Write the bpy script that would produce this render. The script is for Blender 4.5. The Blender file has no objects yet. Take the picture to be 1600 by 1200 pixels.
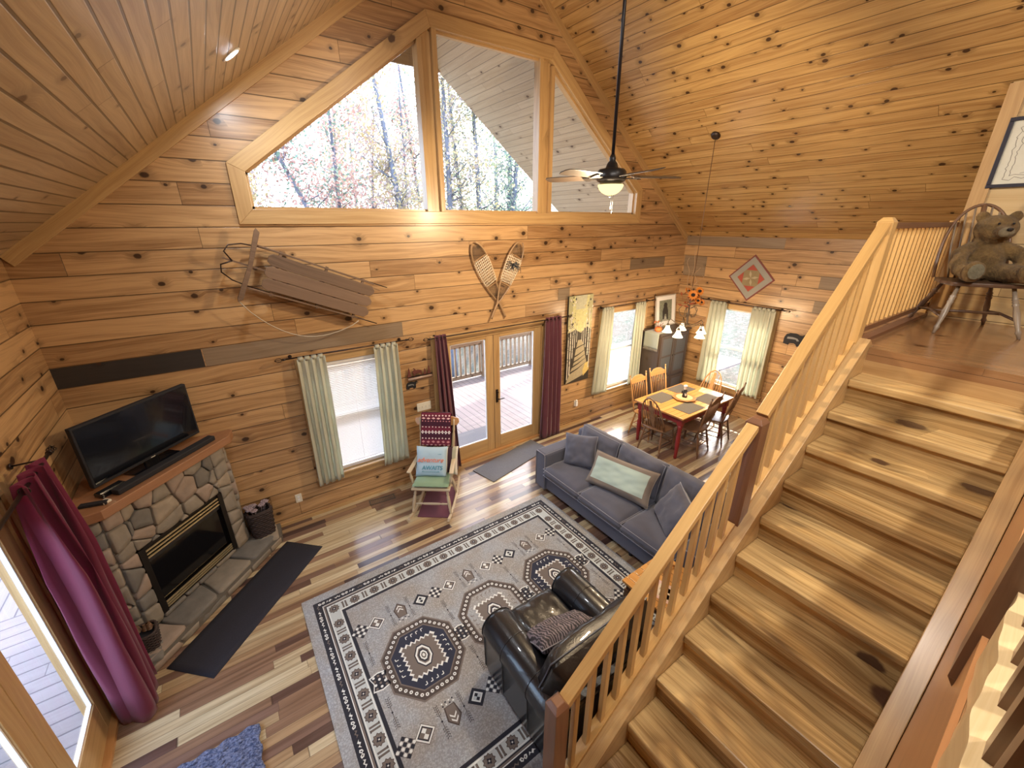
SKY, SUNE, EXPO = .85, 8.0, 1.05
import bpy, bmesh, math, random
from math import *
from mathutils import Vector, Matrix, noise, geometry
R = random.Random(7)
SC = bpy.context.scene
COL = SC.collection
V = Vector
# ------------------------------------------------------------------ node helpers
class G:
    def __init__(s, name):
        s.m = bpy.data.materials.new(name); s.m.use_nodes = True
        s.t = s.m.node_tree; s.t.nodes.clear()
        s.out = s.t.nodes.new('ShaderNodeOutputMaterial')
    def n(s, typ, ins=None, **props):
        nd = s.t.nodes.new('ShaderNode' + typ)
        for k, v in props.items(): setattr(nd, k, v)
        for k, v in (ins or {}).items():
            sk = nd.inputs[k]
            if isinstance(v, bpy.types.NodeSocket): s.t.links.new(v, sk)
            else: sk.default_value = v
        return nd
    def M(s, op, a, b=0.0, c=0.0, clamp=False):
        return s.n('Math', {0: a, 1: b, 2: c}, operation=op, use_clamp=clamp).outputs[0]
    def mix(s, f, a, b, bt='MIX'):
        return s.n('MixRGB', {0: f, 1: a, 2: b}, blend_type=bt).outputs[0]
    def ss(s, x, lo, hi, a=0.0, b=1.0):
        return s.n('MapRange', {0: x, 1: lo, 2: hi, 3: a, 4: b}, interpolation_type='SMOOTHSTEP').outputs[0]
    def xyz(s, x, y, z=0.0): return s.n('CombineXYZ', {0: x, 1: y, 2: z}).outputs[0]
    def noise(s, vec, scale=1.0, detail=2.0, rough=0.5, dim='3D', dist=0.0):
        return s.n('TexNoise', {'Vector': vec, 'Scale': scale, 'Detail': detail, 'Roughness': rough, 'Distortion': dist}, noise_dimensions=dim).outputs[0]
    def done(s, col, rough=0.5, metal=0.0, bump=None, bs=0.3, bd=0.01, coat=0.0, **kw):
        ins = {'Base Color': col, 'Roughness': rough, 'Metallic': metal, 'Coat Weight': coat}
        ins.update(kw)
        p = s.n('BsdfPrincipled', ins)
        if bump is not None:
            s.t.links.new(s.n('Bump', {'Strength': bs, 'Distance': bd, 'Height': bump}).outputs[0], p.inputs['Normal'])
        s.t.links.new(p.outputs[0], s.out.inputs[0]); return s.m
def c4(c): return (c[0], c[1], c[2], 1.0)
def srgb(r, g, b):
    f = lambda x: (x/255/12.92) if x <= 10 else ((x/255+0.055)/1.055)**2.4
    return (f(r), f(g), f(b), 1.0)
def wood(name, light, dark, pitch=None, blen=2.6, kn=0.5, rough=0.35, tone=0.35, ks=3.3, gap=0.0022, groove=0.4, kdark=(.05, .018, .007), grain=1.0, coat=0.15, krad=1.0, streak=0.0):
    g = G(name)
    uv = g.n('TexCoord').outputs['UV']
    sp = g.n('SeparateXYZ', {0: uv}); u, v = sp.outputs[0], sp.outputs[1]
    if pitch:
        q = g.M('DIVIDE', v, pitch); row = g.M('FLOOR', q); fr = g.M('FRACT', q)
        r1 = g.n('TexWhiteNoise', {'W': row}, noise_dimensions='1D').outputs[0]
        uu = g.M('ADD', u, g.M('MULTIPLY', r1, 17.3)); qq = g.M('DIVIDE', uu, blen)
        colm = g.M('FLOOR', qq); fu = g.M('FRACT', qq)
        idn = g.n('TexWhiteNoise', {'Vector': g.xyz(row, colm)}, noise_dimensions='2D').outputs[0]
        e = g.M('MULTIPLY', g.M('MINIMUM', fr, g.M('SUBTRACT', 1.0, fr)), pitch)
        e2 = g.M('MULTIPLY', g.M('MINIMUM', fu, g.M('SUBTRACT', 1.0, fu)), blen)
        seam = g.M('MAXIMUM', g.ss(e, gap, gap*2.2, 1, 0), g.ss(e2, gap*.5, gap, 1, 0))
        off = g.M('MULTIPLY', idn, 61.0)
    else:
        idn = g.ss(g.noise(g.xyz(g.M('MULTIPLY', u, .12), g.M('MULTIPLY', v, .3)), 1.0, 1.0), .3, .7)
        seam = None; off = 0.0; uu = u
    U = g.M('ADD', uu, off); Vv = g.M('ADD', v, g.M('MULTIPLY', off, .37) if pitch else 0.0)
    # knots
    kw = g.n('TexVoronoi', {'Vector': g.xyz(g.M('MULTIPLY', U, .75), Vv), 'Scale': ks, 'Randomness': 1.0}, voronoi_dimensions='2D', feature='F1')
    d = g.M('ADD', kw.outputs['Distance'], g.M('MULTIPLY', g.M('SUBTRACT', g.noise(g.xyz(U, Vv), 22.0, 2.0), .5), .05))
    ks_ = g.n('SeparateColor', {0: kw.outputs['Color']})
    rad = g.M('MULTIPLY', g.M('ADD', .03, g.M('MULTIPLY', ks_.outputs[0], .065)), krad)
    pres = g.M('LESS_THAN', ks_.outputs[1], kn)
    km = g.M('MULTIPLY', g.ss(g.M('DIVIDE', d, rad), .7, 1.15, 1, 0), pres)
    halo = g.M('MULTIPLY', g.ss(g.M('DIVIDE', d, rad), 1.0, 3.6, 1, 0), pres)
    # grain
    w = g.M('ADD', Vv, g.M('MULTIPLY', g.M('SUBTRACT', g.noise(g.xyz(g.M('MULTIPLY', U, .9), g.M('MULTIPLY', Vv, 3.0)), 1.0, 1.0), .5), .16))
    w = g.M('ADD', w, g.M('MULTIPLY', halo, .03))
    g1 = g.noise(g.xyz(g.M('MULTIPLY', U, .8), g.M('MULTIPLY', w, 26.0)), 1.0, 4.0, .6)
    g2 = g.noise(g.xyz(g.M('MULTIPLY', U, 3.0), g.M('MULTIPLY', w, 150.0)), 1.0, 2.0, .6)
    f = g.M('ADD', g.M('MULTIPLY', g.M('SUBTRACT', g1, .5), 1.5*grain), g.M('MULTIPLY', g.M('SUBTRACT', g2, .5), .7*grain))
    f = g.M('ADD', f, g.M('ADD', .42, g.M('MULTIPLY', g.M('SUBTRACT', idn, .5), 2*tone)), clamp=True)
    col = g.mix(f, c4(light), c4(dark))
    if streak:
        g3 = g.ss(g.noise(g.xyz(g.M('MULTIPLY', U, 1.1), g.M('MULTIPLY', w, 9.0)), 1.0, 3.0, .6), .56, .72)
        col = g.mix(g.M('MULTIPLY', g3, streak), col, c4(kdark))
    col = g.mix(g.M('MULTIPLY', halo, .42), col, c4([x*.45 for x in dark]))
    col = g.mix(g.M('MULTIPLY', km, .93), col, c4(kdark))
    h = g.M('ADD', g.M('MULTIPLY', g1, .06), g.M('MULTIPLY', g2, .03))
    if pitch:
        col = g.mix(g.M('MULTIPLY', seam, .8), col, c4([x*.18 for x in dark]))
        h = g.M('SUBTRACT', h, g.M('MULTIPLY', seam, groove))
    return g.done(col, rough, 0, h, .5, .01, coat, **{'Coat Roughness': .18})
def plain(name, col, rough=.5, metal=0., var=0., sc=8., bump=0., bsc=60., coat=0., **kw):
    g = G(name); tc = g.n('TexCoord').outputs['Object']
    n1 = g.noise(tc, sc, 3.0)
    c = g.mix(n1, c4([x*(1-var) for x in col[:3]]), c4([min(1, x*(1+var)) for x in col[:3]]))
    return g.done(c, rough, metal, g.noise(tc, bsc, 3.0) if bump else None, bump, .004, coat, **kw)
def cloth(name, col, col2=None, trans=0.0, sc=400., rough=.9, tcol=None):
    g = G(name); tc = g.n('TexCoord').outputs['Object']
    n1 = g.noise(tc, 5.0, 3.0); n2 = g.noise(tc, sc, 2.0)
    c = g.mix(g.M('ADD', g.M('MULTIPLY', n1, .7), g.M('MULTIPLY', n2, .3)), c4(col), c4(col2 or [x*.7 for x in col[:3]]))
    m = g.done(c, rough, 0, n2, .25, .002, 0, **{'Sheen Weight': .25})
    if trans:
        p = [n for n in g.t.nodes if n.type == 'BSDF_PRINCIPLED'][0]
        tr = g.n('BsdfTranslucent', {'Color': c4(tcol) if tcol else c}); mx = g.n('MixShader', {0: trans, 1: p.outputs[0], 2: tr.outputs[0]})
        g.t.links.new(mx.outputs[0], g.out.inputs[0])
    return m
def emit(name, col, st):
    g = G(name); e = g.n('Emission', {'Color': c4(col), 'Strength': st}); g.t.links.new(e.outputs[0], g.out.inputs[0]); return g.m
def glassmat(name, tint=(1, 1, 1), refl=1.0):
    g = G(name); t = g.n('BsdfTransparent', {'Color': c4(tint)}); gl = g.n('BsdfGlossy', {'Roughness': .02})
    fc = g.n('LayerWeight', {'Blend': .5}).outputs['Facing']; fr = g.M('ADD', .035, g.M('MULTIPLY', g.M('POWER', fc, 5.0), .8)); mx = g.n('MixShader', {0: g.M('MULTIPLY', fr, refl), 1: t.outputs[0], 2: gl.outputs[0]})
    g.t.links.new(mx.outputs[0], g.out.inputs[0]); return g.m
# ------------------------------------------------------------------ mesh builder
class MB:
    def __init__(s): s.v = []; s.f = []; s.m = []; s.uv = []; s.sm = []
    def add(s, vs, fs, m=0, uvs=None, smooth=False):
        b = len(s.v); s.v += [V(p) for p in vs]
        for i, f in enumerate(fs):
            s.f.append([b + k for k in f]); s.m.append(m if isinstance(m, int) else m[i]); s.sm.append(smooth)
            if uvs: s.uv.append(uvs[i])
            else:
                P = [V(vs[k]) for k in f]; n = geometry.normal(P) if len(P) > 2 else V((0, 0, 1))
                a = max(range(3), key=lambda k: abs(n[k])); ax = [k for k in range(3) if k != a]
                s.uv.append([(p[ax[0]], p[ax[1]]) for p in P])
        return s
    def obox(s, c, X, Y, Z, m=0, long=None, ro=True):
        """box from centre and three half-extent vectors; the grain runs along the longest"""
        c, A = V(c), [V(X), V(Y), V(Z)]; L = [a.length for a in A]
        if A[0].cross(A[1]).dot(A[2]) < 0: A[2] = -A[2]
        l = L.index(max(L)) if long is None else long
        du, dv = (R.uniform(-30, 30), R.uniform(-30, 30)) if ro else (0, 0)
        b = len(s.v)
        for i in range(8):
            s.v.append(c + A[0]*(1 if i & 1 else -1) + A[1]*(1 if i & 2 else -1) + A[2]*(1 if i & 4 else -1))
        def sg(i, k): return L[k]*(1 if i >> k & 1 else -1)
        for f, nx in (((0, 4, 6, 2), 0), ((1, 3, 7, 5), 0), ((0, 1, 5, 4), 1), ((2, 6, 7, 3), 1), ((0, 2, 3, 1), 2), ((4, 5, 7, 6), 2)):
            oth = [k for k in range(3) if k != nx]
            if nx == l: ua, va = oth
            else: ua = l; va = [k for k in oth if k != l][0]
            sh = nx*.37
            s.f.append([b + k for k in f]); s.m.append(m); s.sm.append(False)
            s.uv.append([(sg(k, ua) + du, sg(k, va) + dv + sh) for k in f])
        return s
    def box(s, x0, x1, y0, y1, z0, z1, m=0, **k):
        return s.obox(((x0+x1)/2, (y0+y1)/2, (z0+z1)/2), ((x1-x0)/2, 0, 0), (0, (y1-y0)/2, 0), (0, 0, (z1-z0)/2), m, **k)
    def bar(s, p0, p1, w, h, m=0, up=(0, 0, 1)):
        p0, p1 = V(p0), V(p1); d = (p1-p0); u = V(up)
        if abs(d.normalized().dot(u)) > .98: u = V((0, 1, 0))
        sd = d.cross(u).normalized(); u = sd.cross(d).normalized()
        return s.obox((p0+p1)/2, d/2, sd*w/2, u*h/2, m, long=0)
    def tube(s, pts, r, seg=8, m=0, closed=False, smooth=True):
        pts = [V(p) for p in pts]; n = len(pts); rr = r if isinstance(r, (list, tuple)) else [r]*n
        b = len(s.v); L = 0; Ls = []
        prev = None
        for i, p in enumerate(pts):
            a = pts[(i-1) % n] if closed or i else p; c = pts[(i+1) % n] if closed or i < n-1 else p
            t = (c-a).normalized() if (c-a).length > 1e-9 else V((0, 0, 1))
            if prev is None:
                u = V((0, 0, 1)) if abs(t.z) < .9 else V((1, 0, 0)); u = (u - t*u.dot(t)).normalized()
            else: u = (prev - t*prev.dot(t)); u = u.normalized() if u.length > 1e-6 else V((1, 0, 0))
            prev = u; w = t.cross(u)
            for k in range(seg):
                an = 2*pi*k/seg; s.v.append(p + (u*cos(an) + w*sin(an))*rr[i])
            if i: L += (p-pts[i-1]).length
            Ls.append(L)
        o = R.uniform(-20, 20)
        for i in range(n if closed else n-1):
            j = (i+1) % n
            for k in range(seg):
                k2 = (k+1) % seg; s.f.append([b+i*seg+k, b+i*seg+k2, b+j*seg+k2, b+j*seg+k]); s.m.append(m); s.sm.append(smooth)
                v0, v1 = k/seg*2*pi*rr[i]+o, (k+1)/seg*2*pi*rr[i]+o; l1 = Ls[j] if j else L+.1
                s.uv.append([(Ls[i]+o, v0), (Ls[i]+o, v1), (l1+o, v1), (l1+o, v0)])
        if not closed:
            for i, rev in ((0, True), (n-1, False)):
                f = [b+i*seg+k for k in range(seg)]; s.f.append(f[::-1] if rev else f); s.m.append(m); s.sm.append(False)
                s.uv.append([(cos(2*pi*k/seg)*rr[i]+o, sin(2*pi*k/seg)*rr[i]+o) for k in range(seg)][::-1 if rev else 1])
        return s
    def lathe(s, p0, prof, seg=16, m=0, axis=(0, 0, 1)):
        """prof: (distance along axis, radius)"""
        a = V(axis).normalized(); p0 = V(p0)
        pts = [p0 + a*t for t, r in prof]; b = len(s.v)
        u = V((1, 0, 0)) if abs(a.x) < .9 else V((0, 1, 0)); u = (u - a*u.dot(a)).normalized(); w = a.cross(u); o = R.uniform(-9, 9)
        for p, (t, r) in zip(pts, prof):
            for k in range(seg):
                an = 2*pi*k/seg; s.v.append(p + (u*cos(an)+w*sin(an))*max(r, 1e-5))
        for i in range(len(prof)-1):
            for k in range(seg):
                k2 = (k+1) % seg; s.f.append([b+i*seg+k, b+i*seg+k2, b+(i+1)*seg+k2, b+(i+1)*seg+k]); s.m.append(m); s.sm.append(True)
                s.uv.append([(prof[i][0]+o, k*.02), (prof[i][0]+o, k*.02+.02), (prof[i+1][0]+o, k*.02+.02), (prof[i+1][0]+o, k*.02)])
        s.f.append([b+k for k in range(seg)][::-1]); s.m.append(m); s.sm.append(False); s.uv.append([(0, 0)]*seg)
        s.f.append([b+(len(prof)-1)*seg+k for k in range(seg)]); s.m.append(m); s.sm.append(False); s.uv.append([(0, 0)]*seg)
        return s
    def prism(s, poly, o, au, av, dep, m=0, sidem=None, uoff=None, flip=False):
        """polygon (2D list) at origin o with axes au, av, extruded by vector dep; grain along au"""
        o, au, av, dep = V(o), V(au), V(av), V(dep); n = len(poly)
        ar = sum(poly[i][0]*poly[(i+1) % n][1]-poly[(i+1) % n][0]*poly[i][1] for i in range(n))
        if (ar > 0) == (au.cross(av).dot(dep) > 0): poly = poly[::-1]
        du, dv = uoff if uoff is not None else (R.uniform(-20, 20), R.uniform(-20, 20))
        b = len(s.v)
        s.v += [o+au*x+av*y for x, y in poly] + [o+au*x+av*y+dep for x, y in poly]
        uvp = [((y+du, x+dv) if flip else (x+du, y+dv)) for x, y in poly]
        s.f.append([b+i for i in range(n)]); s.m.append(m); s.sm.append(False); s.uv.append(uvp)
        s.f.append([b+n+i for i in range(n)][::-1]); s.m.append(m); s.sm.append(False); s.uv.append(uvp[::-1])
        D = dep.length; L = 0
        for i in range(n):
            j = (i+1) % n; l = (V(poly[i])-V(poly[j])).length
            s.f.append([b+j, b+i, b+n+i, b+n+j]); s.m.append(m if sidem is None else sidem); s.sm.append(False)
            s.uv.append([(L+l+du, dv), (L+du, dv), (L+du, D+dv), (L+l+du, D+dv)]); L += l
        return s
    def flat(s, poly, o, au, av, m=0):
        o, au, av = V(o), V(au), V(av); b = len(s.v); n = len(poly)
        ar = sum(poly[i][0]*poly[(i+1) % n][1]-poly[(i+1) % n][0]*poly[i][1] for i in range(n))
        if ar < 0: poly = poly[::-1]
        s.v += [o+au*x+av*y for x, y in poly]; s.f.append([b+i for i in range(n)]); s.m.append(m); s.sm.append(False)
        s.uv.append([(x, y) for x, y in poly]); return s
    def ell(s, c, rx, ry, rz, m=0, seg=16, rings=10, rot=None):
        c = V(c); b = len(s.v)
        for i in range(rings+1):
            th = pi*i/rings
            for k in range(seg):
                ph = 2*pi*k/seg; p = V((rx*sin(th)*cos(ph), ry*sin(th)*sin(ph), rz*cos(th)))
                s.v.append(c + (rot @ p if rot else p))
        for i in range(rings):
            for k in range(seg):
                k2 = (k+1) % seg; s.f.append([b+i*seg+k, b+(i+1)*seg+k, b+(i+1)*seg+k2, b+i*seg+k2]); s.m.append(m); s.sm.append(True)
                s.uv.append([(k/seg, i/rings)]*4)
        return s
    def grid(s, fn, nu, nv, m=0, smooth=True, uvfn=None, cu=False):
        b = len(s.v)
        for j in range(nv+1):
            for i in range(nu+1): s.v.append(V(fn(i/nu, j/nv)))
        for j in range(nv):
            for i in range(nu):
                a = b+j*(nu+1)+i; s.f.append([a, a+1, a+nu+2, a+nu+1])
                s.m.append(m(i/nu, j/nv) if callable(m) else m); s.sm.append(smooth)
                uf = uvfn or (lambda x, y: (x, y))
                s.uv.append([uf(i/nu, j/nv), uf((i+1)/nu, j/nv), uf((i+1)/nu, (j+1)/nv), uf(i/nu, (j+1)/nv)])
        return s
    def pillow(s, c, X, Y, Z, m=0, n=18, puff=.45, wr=.012, seed=0, sq=.10, m2=None, band=None):
        """cushion: X, Y half-extent vectors of the face, Z half thickness vector"""
        c, X, Y, Z = V(c), V(X), V(Y), V(Z); zn = Z.normalized()
        for sgn in (1, -1):
            def fn(a, b_, sgn=sgn):
                x, y = 2*a-1, 2*b_-1
                h = max(0, (1-x**4)*(1-y**4))**puff
                px = x*(1-sq*(1-abs(x))*0-sq*(y*y)*0 - sq*.6*(1-y*y)*(abs(x)**3)); py = y*(1-sq*.6*(1-x*x)*(abs(y)**3))
                p = c+X*px+Y*py+Z*(sgn*h)
                q = noise.noise(V((x*2.1+seed, y*2.1, seed*1.7+sgn)))*.6+noise.noise(V((x*5+seed, y*4, seed)))*.4
                return p+zn*(sgn*wr*q*h*2)
            mm = m if not band else (lambda a, b_: band(a, b_, m, m2))
            b0 = len(s.f); s.grid(fn if sgn > 0 else (lambda a, b_, f=fn: f(1-a, b_)), n, n, mm if sgn > 0 or not band else (lambda a, b_: band(1-a, b_, m, m2)))
        return s
    def build(s, name, mats, parent=None, label=None, cat=None, group=None, kind=None, bevel=0, sub=0, world=True, base=None, recenter=True):
        if not isinstance(mats, (list, tuple)): mats = [mats]
        me = bpy.data.meshes.new(name)
        if parent is not None:
            if world:
                iv = ROOT[parent].inverted() if parent in ROOT else Matrix(); vs = [iv @ v for v in s.v]
            else: vs = s.v
            loc = V((0, 0, 0))
        else:
            if recenter and s.v:
                mn = [min(v[k] for v in s.v) for k in range(3)]; mx = [max(v[k] for v in s.v) for k in range(3)]
                loc = V(base) if base else V(((mn[0]+mx[0])/2, (mn[1]+mx[1])/2, mn[2]))
            else: loc = V((0, 0, 0))
            vs = [v-loc for v in s.v]
        me.from_pydata([tuple(v) for v in vs], [], s.f)
        me.polygons.foreach_set('material_index', s.m); me.polygons.foreach_set('use_smooth', s.sm)
        uvl = me.uv_layers.new(name='UVMap'); fl = []
        for u in s.uv:
            for a in u: fl += [a[0], a[1]]
        uvl.data.foreach_set('uv', fl)
        for mm in mats: me.materials.append(mm)
        me.update()
        o = bpy.data.objects.new(name, me); COL.objects.link(o); o.location = loc
        if parent is not None:
            o.parent = parent
            if parent in ROOT: ROOT[o] = ROOT[parent]
        else: ROOT[o] = Matrix.Translation(loc)
        tag(o, label, cat, group, kind)
        if bevel:
            b = o.modifiers.new('b', 'BEVEL'); b.width = bevel; b.segments = 2; b.limit_method = 'ANGLE'; b.angle_limit = radians(40)
        if sub:
            b = o.modifiers.new('s', 'SUBSURF'); b.levels = sub; b.render_levels = sub
        return o
ROOT = {}
def tag(o, label=None, cat=None, group=None, kind=None):
    if label: o['label'] = label
    if cat: o['category'] = cat
    if group: o['group'] = group
    if kind: o['kind'] = kind
    return o
def thing(name, label, cat, loc=(0, 0, 0), rz=0, group=None, kind=None):
    o = bpy.data.objects.new(name, None); COL.objects.link(o); o.empty_display_size = .1
    o.location = loc; o.rotation_euler = (0, 0, rz)
    ROOT[o] = Matrix.Translation(V(loc)) @ Matrix.Rotation(rz, 4, 'Z')
    return tag(o, label, cat, group, kind)
def dup(root, loc, rz, label, group=None, swap=None):
    def cp(o, par):
        c = o.copy(); COL.objects.link(c); c.parent = par
        if swap and c.data:
            c.data = c.data.copy()
            for i, mm in enumerate(c.data.materials):
                if mm in swap: c.data.materials[i] = swap[mm]
        for k in [x for x in o.children]: cp(k, c)
        return c
    r = cp(root, None); r.location = loc; r.rotation_euler = (0, 0, rz); r['label'] = label
    if group: r['group'] = group
    return r
def rects(x0, x1, y0, y1): return [(x0, y0), (x1, y0), (x1, y1), (x0, y1)]
def inpoly(p, poly):
    x, y = p; c = False
    for i in range(len(poly)):
        (x1, y1), (x2, y2) = poly[i], poly[i-1]
        if (y1 > y) != (y2 > y) and x < (x2-x1)*(y-y1)/(y2-y1)+x1: c = not c
    return c
def wallpoly(mb, outer, holes, o, au, av, dep, m=0, mh=0, back=None, flip=False):
    """wall with openings: front face at o, thickness dep away from the room"""
    o, au, av, dep = V(o), V(au), V(av), V(dep); pts = []; ed = []
    for lp in [outer]+holes:
        b = len(pts); pts += [V(p) for p in lp]; ed += [(b+i, b+(i+1) % len(lp)) for i in range(len(lp))]
    vv, _, ff, *_ = geometry.delaunay_2d_cdt(pts, ed, [], 0, 1e-6)
    tri = []
    for f in ff:
        c = sum((vv[i] for i in f), V((0, 0)))/len(f)
        if inpoly(c, outer) and not any(inpoly(c, h) for h in holes): tri.append(list(f))
    A = [o+au*p.x+av*p.y for p in vv]; uvv = [((p.y, p.x) if flip else (p.x, p.y)) for p in vv]
    fl = au.cross(av).dot(dep) > 0   # front face must look away from dep
    f1 = [t[::-1] if fl else t for t in tri]; f2 = [t if fl else t[::-1] for t in tri]
    mb.add(A, f1, m, [[uvv[i] for i in t] for t in f1]); mb.add([a+dep for a in A], f2, m if back is None else back, [[uvv[i] for i in t] for t in f2])
    for k, lp in enumerate([outer]+holes):
        for i in range(len(lp)):
            p, q = V(lp[i]), V(lp[(i+1) % len(lp)]); P, Q = o+au*p.x+av*p.y, o+au*q.x+av*q.y
            f = [0, 1, 2, 3]; l = (q-p).length; ro = R.uniform(0, 9)
            mb.add([P, Q, Q+dep, P+dep], [f], mh if k else m, [[(ro, 0), (ro+l, 0), (ro+l, dep.length), (ro, dep.length)]])
# ------------------------------------------------------------------ materials
W_ = 9.17; EZ = 3.33; SL = .77; RX = W_/2; RZ = EZ+SL*RX; YB = -9.4
wall_w = wood('pine_wall', (.55, .345, .165), (.27, .145, .062), .1915, 3.9, .66, .34, .36, 3.6, krad=1.15, gap=.003, grain=1.7, streak=.14, kdark=(.03, .012, .006))
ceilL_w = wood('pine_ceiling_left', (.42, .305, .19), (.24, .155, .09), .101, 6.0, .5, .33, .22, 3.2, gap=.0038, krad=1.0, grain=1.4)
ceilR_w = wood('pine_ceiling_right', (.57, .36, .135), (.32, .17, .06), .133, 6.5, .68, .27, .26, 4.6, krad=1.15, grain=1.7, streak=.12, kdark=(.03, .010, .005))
soff_w = wood('pine_soffit', (.50, .41, .28), (.34, .26, .16), .133, 3.4, .4, .5, .2, 3.3)
trim_w = wood('pine_trim', (.54, .36, .165), (.36, .21, .085), None, kn=.16, tone=.15, ks=1.6, grain=1.3, coat=.08)
rail_w = wood('pine_rail', (.64, .41, .16), (.46, .26, .085), None, kn=.2, tone=.25, ks=1.8, krad=.6)
tread_w = wood('pine_tread', (.60, .41, .18), (.20, .11, .038), None, kn=.6, tone=.3, ks=1.7, rough=.25, grain=1.5, kdark=(.045, .018, .012), krad=1.5, streak=.55, coat=.3)
red_w = wood('cedar_post', (.24, .115, .06), (.13, .055, .03), None, kn=.05, tone=.2)
dark_w = wood('dark_walnut', (.13, .075, .045), (.06, .03, .018), None, kn=.1, tone=.2, rough=.4)
oak_w = wood('oak_furniture', (.55, .30, .12), (.38, .18, .06), None, kn=.0, tone=.15, rough=.3)
brown_w = wood('brown_furniture', (.22, .125, .07), (.11, .055, .03), None, kn=.0, tone=.2, rough=.35)
grey_w = wood('weathered_board', (.30, .22, .14), (.17, .115, .07), None, kn=.2, tone=.2, rough=.6)
char_w = wood('charcoal_board', (.035, .03, .027), (.02, .017, .015), None, kn=.1, tone=.3, rough=.5)
aged_w = wood('aged_sled_wood', (.21, .13, .08), (.10, .06, .035), None, kn=.1, tone=.3, rough=.6)
deck_w = wood('deck_boards', (.27, .205, .19), (.20, .145, .13), .14, 4.2, .1, .6, .15, 2.6, gap=.004)
dkrail_w = wood('deck_rail_wood', (.38, .28, .18), (.30, .21, .13), None, kn=.1, tone=.15, rough=.6)
tab_w = wood('table_top_wood', (.66, .36, .12), (.48, .23, .07), .09, 1.6, .0, .22, .2, 2.0, groove=.1)
white_pl = plain('white_vinyl', (.80, .80, .80), .4)
ivory = plain('ivory_plastic', (.72, .68, .56), .35)
black_m = plain('black_metal', (.018, .015, .014), .4, .5)
iron = plain('dark_bronze', (.05, .035, .03), .38, .7, .2)
leather = plain('black_leather', (.010, .010, .012), .30, 0, .3, 6, .3, 90, coat=.35)
tvblk = plain('glossy_black', (.006, .007, .010), .12, 0, 0, coat=.3)
matblk = plain('matte_black', (.012, .012, .016), .8, 0, .3, 30)
sofa_f = cloth('slate_velour', (.095, .10, .142), (.065, .07, .10))
sofa_p = cloth('slate_piping', (.26, .27, .33))
taupe_f = cloth('taupe_velour', (.20, .165, .14), (.14, .115, .10))
aqua_f = cloth('pale_aqua_weave', (.40, .50, .47), (.30, .40, .38), 0, 160)
cur_f = cloth('sage_curtain', (.68, .68, .57), (.60, .60, .50), .42, tcol=(.74, .76, .62))
mar_glow = cloth('maroon_curtain_backlit', (.24, .04, .085), (.17, .026, .06), .5, tcol=(.62, .13, .34))  # pink backlight glow put into the cloth and transmission colours
mar_d = cloth('maroon_door_curtain', (.16, .045, .062), (.115, .03, .045), .16)
maroon_d = cloth('maroon_rug', (.13, .02, .05), (.09, .015, .035))
glass = glassmat('window_glass')
# floor with random-length mixed-species strips
def floor_mat():
    g = G('mixed_hardwood_strips'); uv = g.n('TexCoord').outputs['UV']; sp = g.n('SeparateXYZ', {0: uv}); u, v = sp.outputs[0], sp.outputs[1]
    p, L = .078, .95
    q = g.M('DIVIDE', v, p); row = g.M('FLOOR', q); fr = g.M('FRACT', q)
    r1 = g.n('TexWhiteNoise', {'W': row}, noise_dimensions='1D').outputs[0]
    uu = g.M('ADD', u, g.M('MULTIPLY', r1, 23.7)); qq = g.M('DIVIDE', uu, L)
    qq = g.M('ADD', qq, g.M('MULTIPLY', g.M('SINE', g.M('MULTIPLY', qq, 2.6)), .28)); c = g.M('FLOOR', qq); fu = g.M('FRACT', qq)
    i1 = g.n('TexWhiteNoise', {'Vector': g.xyz(row, c)}, noise_dimensions='2D'); idn = i1.outputs[0]
    ramp = g.n('ValToRGB', {0: idn}); cr = ramp.color_ramp; cr.interpolation = 'CONSTANT'
    st = [(0, (.56, .46, .29)), (.17, (.27, .165, .105)), (.32, (.40, .27, .15)), (.43, (.13, .075, .058)), (.55, (.62, .53, .35)), (.70, (.22, .135, .10)), (.81, (.075, .042, .038)), (.88, (.46, .34, .20))]
    while len(cr.elements) < len(st): cr.elements.new(.5)
    for e, (ps, co) in zip(cr.elements, st): e.position = ps; e.color = c4(co)
    off = g.M('MULTIPLY', idn, 53.0)
    g1 = g.noise(g.xyz(g.M('ADD', g.M('MULTIPLY', u, 1.2), off), g.M('MULTIPLY', v, 30.0)), 1.0, 4.0, .6)
    col = g.mix(g.ss(g1, .3, .75), ramp.outputs[0], g.mix(1.0, ramp.outputs[0], c4((.55, .5, .45)), 'MULTIPLY'))
    e = g.M('MULTIPLY', g.M('MINIMUM', fr, g.M('SUBTRACT', 1.0, fr)), p); e2 = g.M('MULTIPLY', g.M('MINIMUM', fu, g.M('SUBTRACT', 1.0, fu)), L)
    seam = g.M('MAXIMUM', g.ss(e, .001, .0025, 1, 0), g.ss(e2, .001, .003, 1, 0))
    col = g.mix(g.M('MULTIPLY', seam, .6), col, c4((.03, .015, .01)))
    return g.done(col, .28, 0, g.M('SUBTRACT', g.M('MULTIPLY', g1, .05), g.M('MULTIPLY', seam, .3)), .4, .006, .3, **{'Coat Roughness': .15})
floor_m = floor_mat()
mb = MB(); o = [(0, YB), (W_, YB), (W_, 0), (0, 0)]
mb.prism(o, (0, 0, 0), (1, 0, 0), (0, 1, 0), (0, 0, -.12), uoff=(0, 0))
mb.build('floor', floor_m, label='mixed dark and pale hardwood strip floor of the great room', kind='structure')
ZP = .0885
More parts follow.
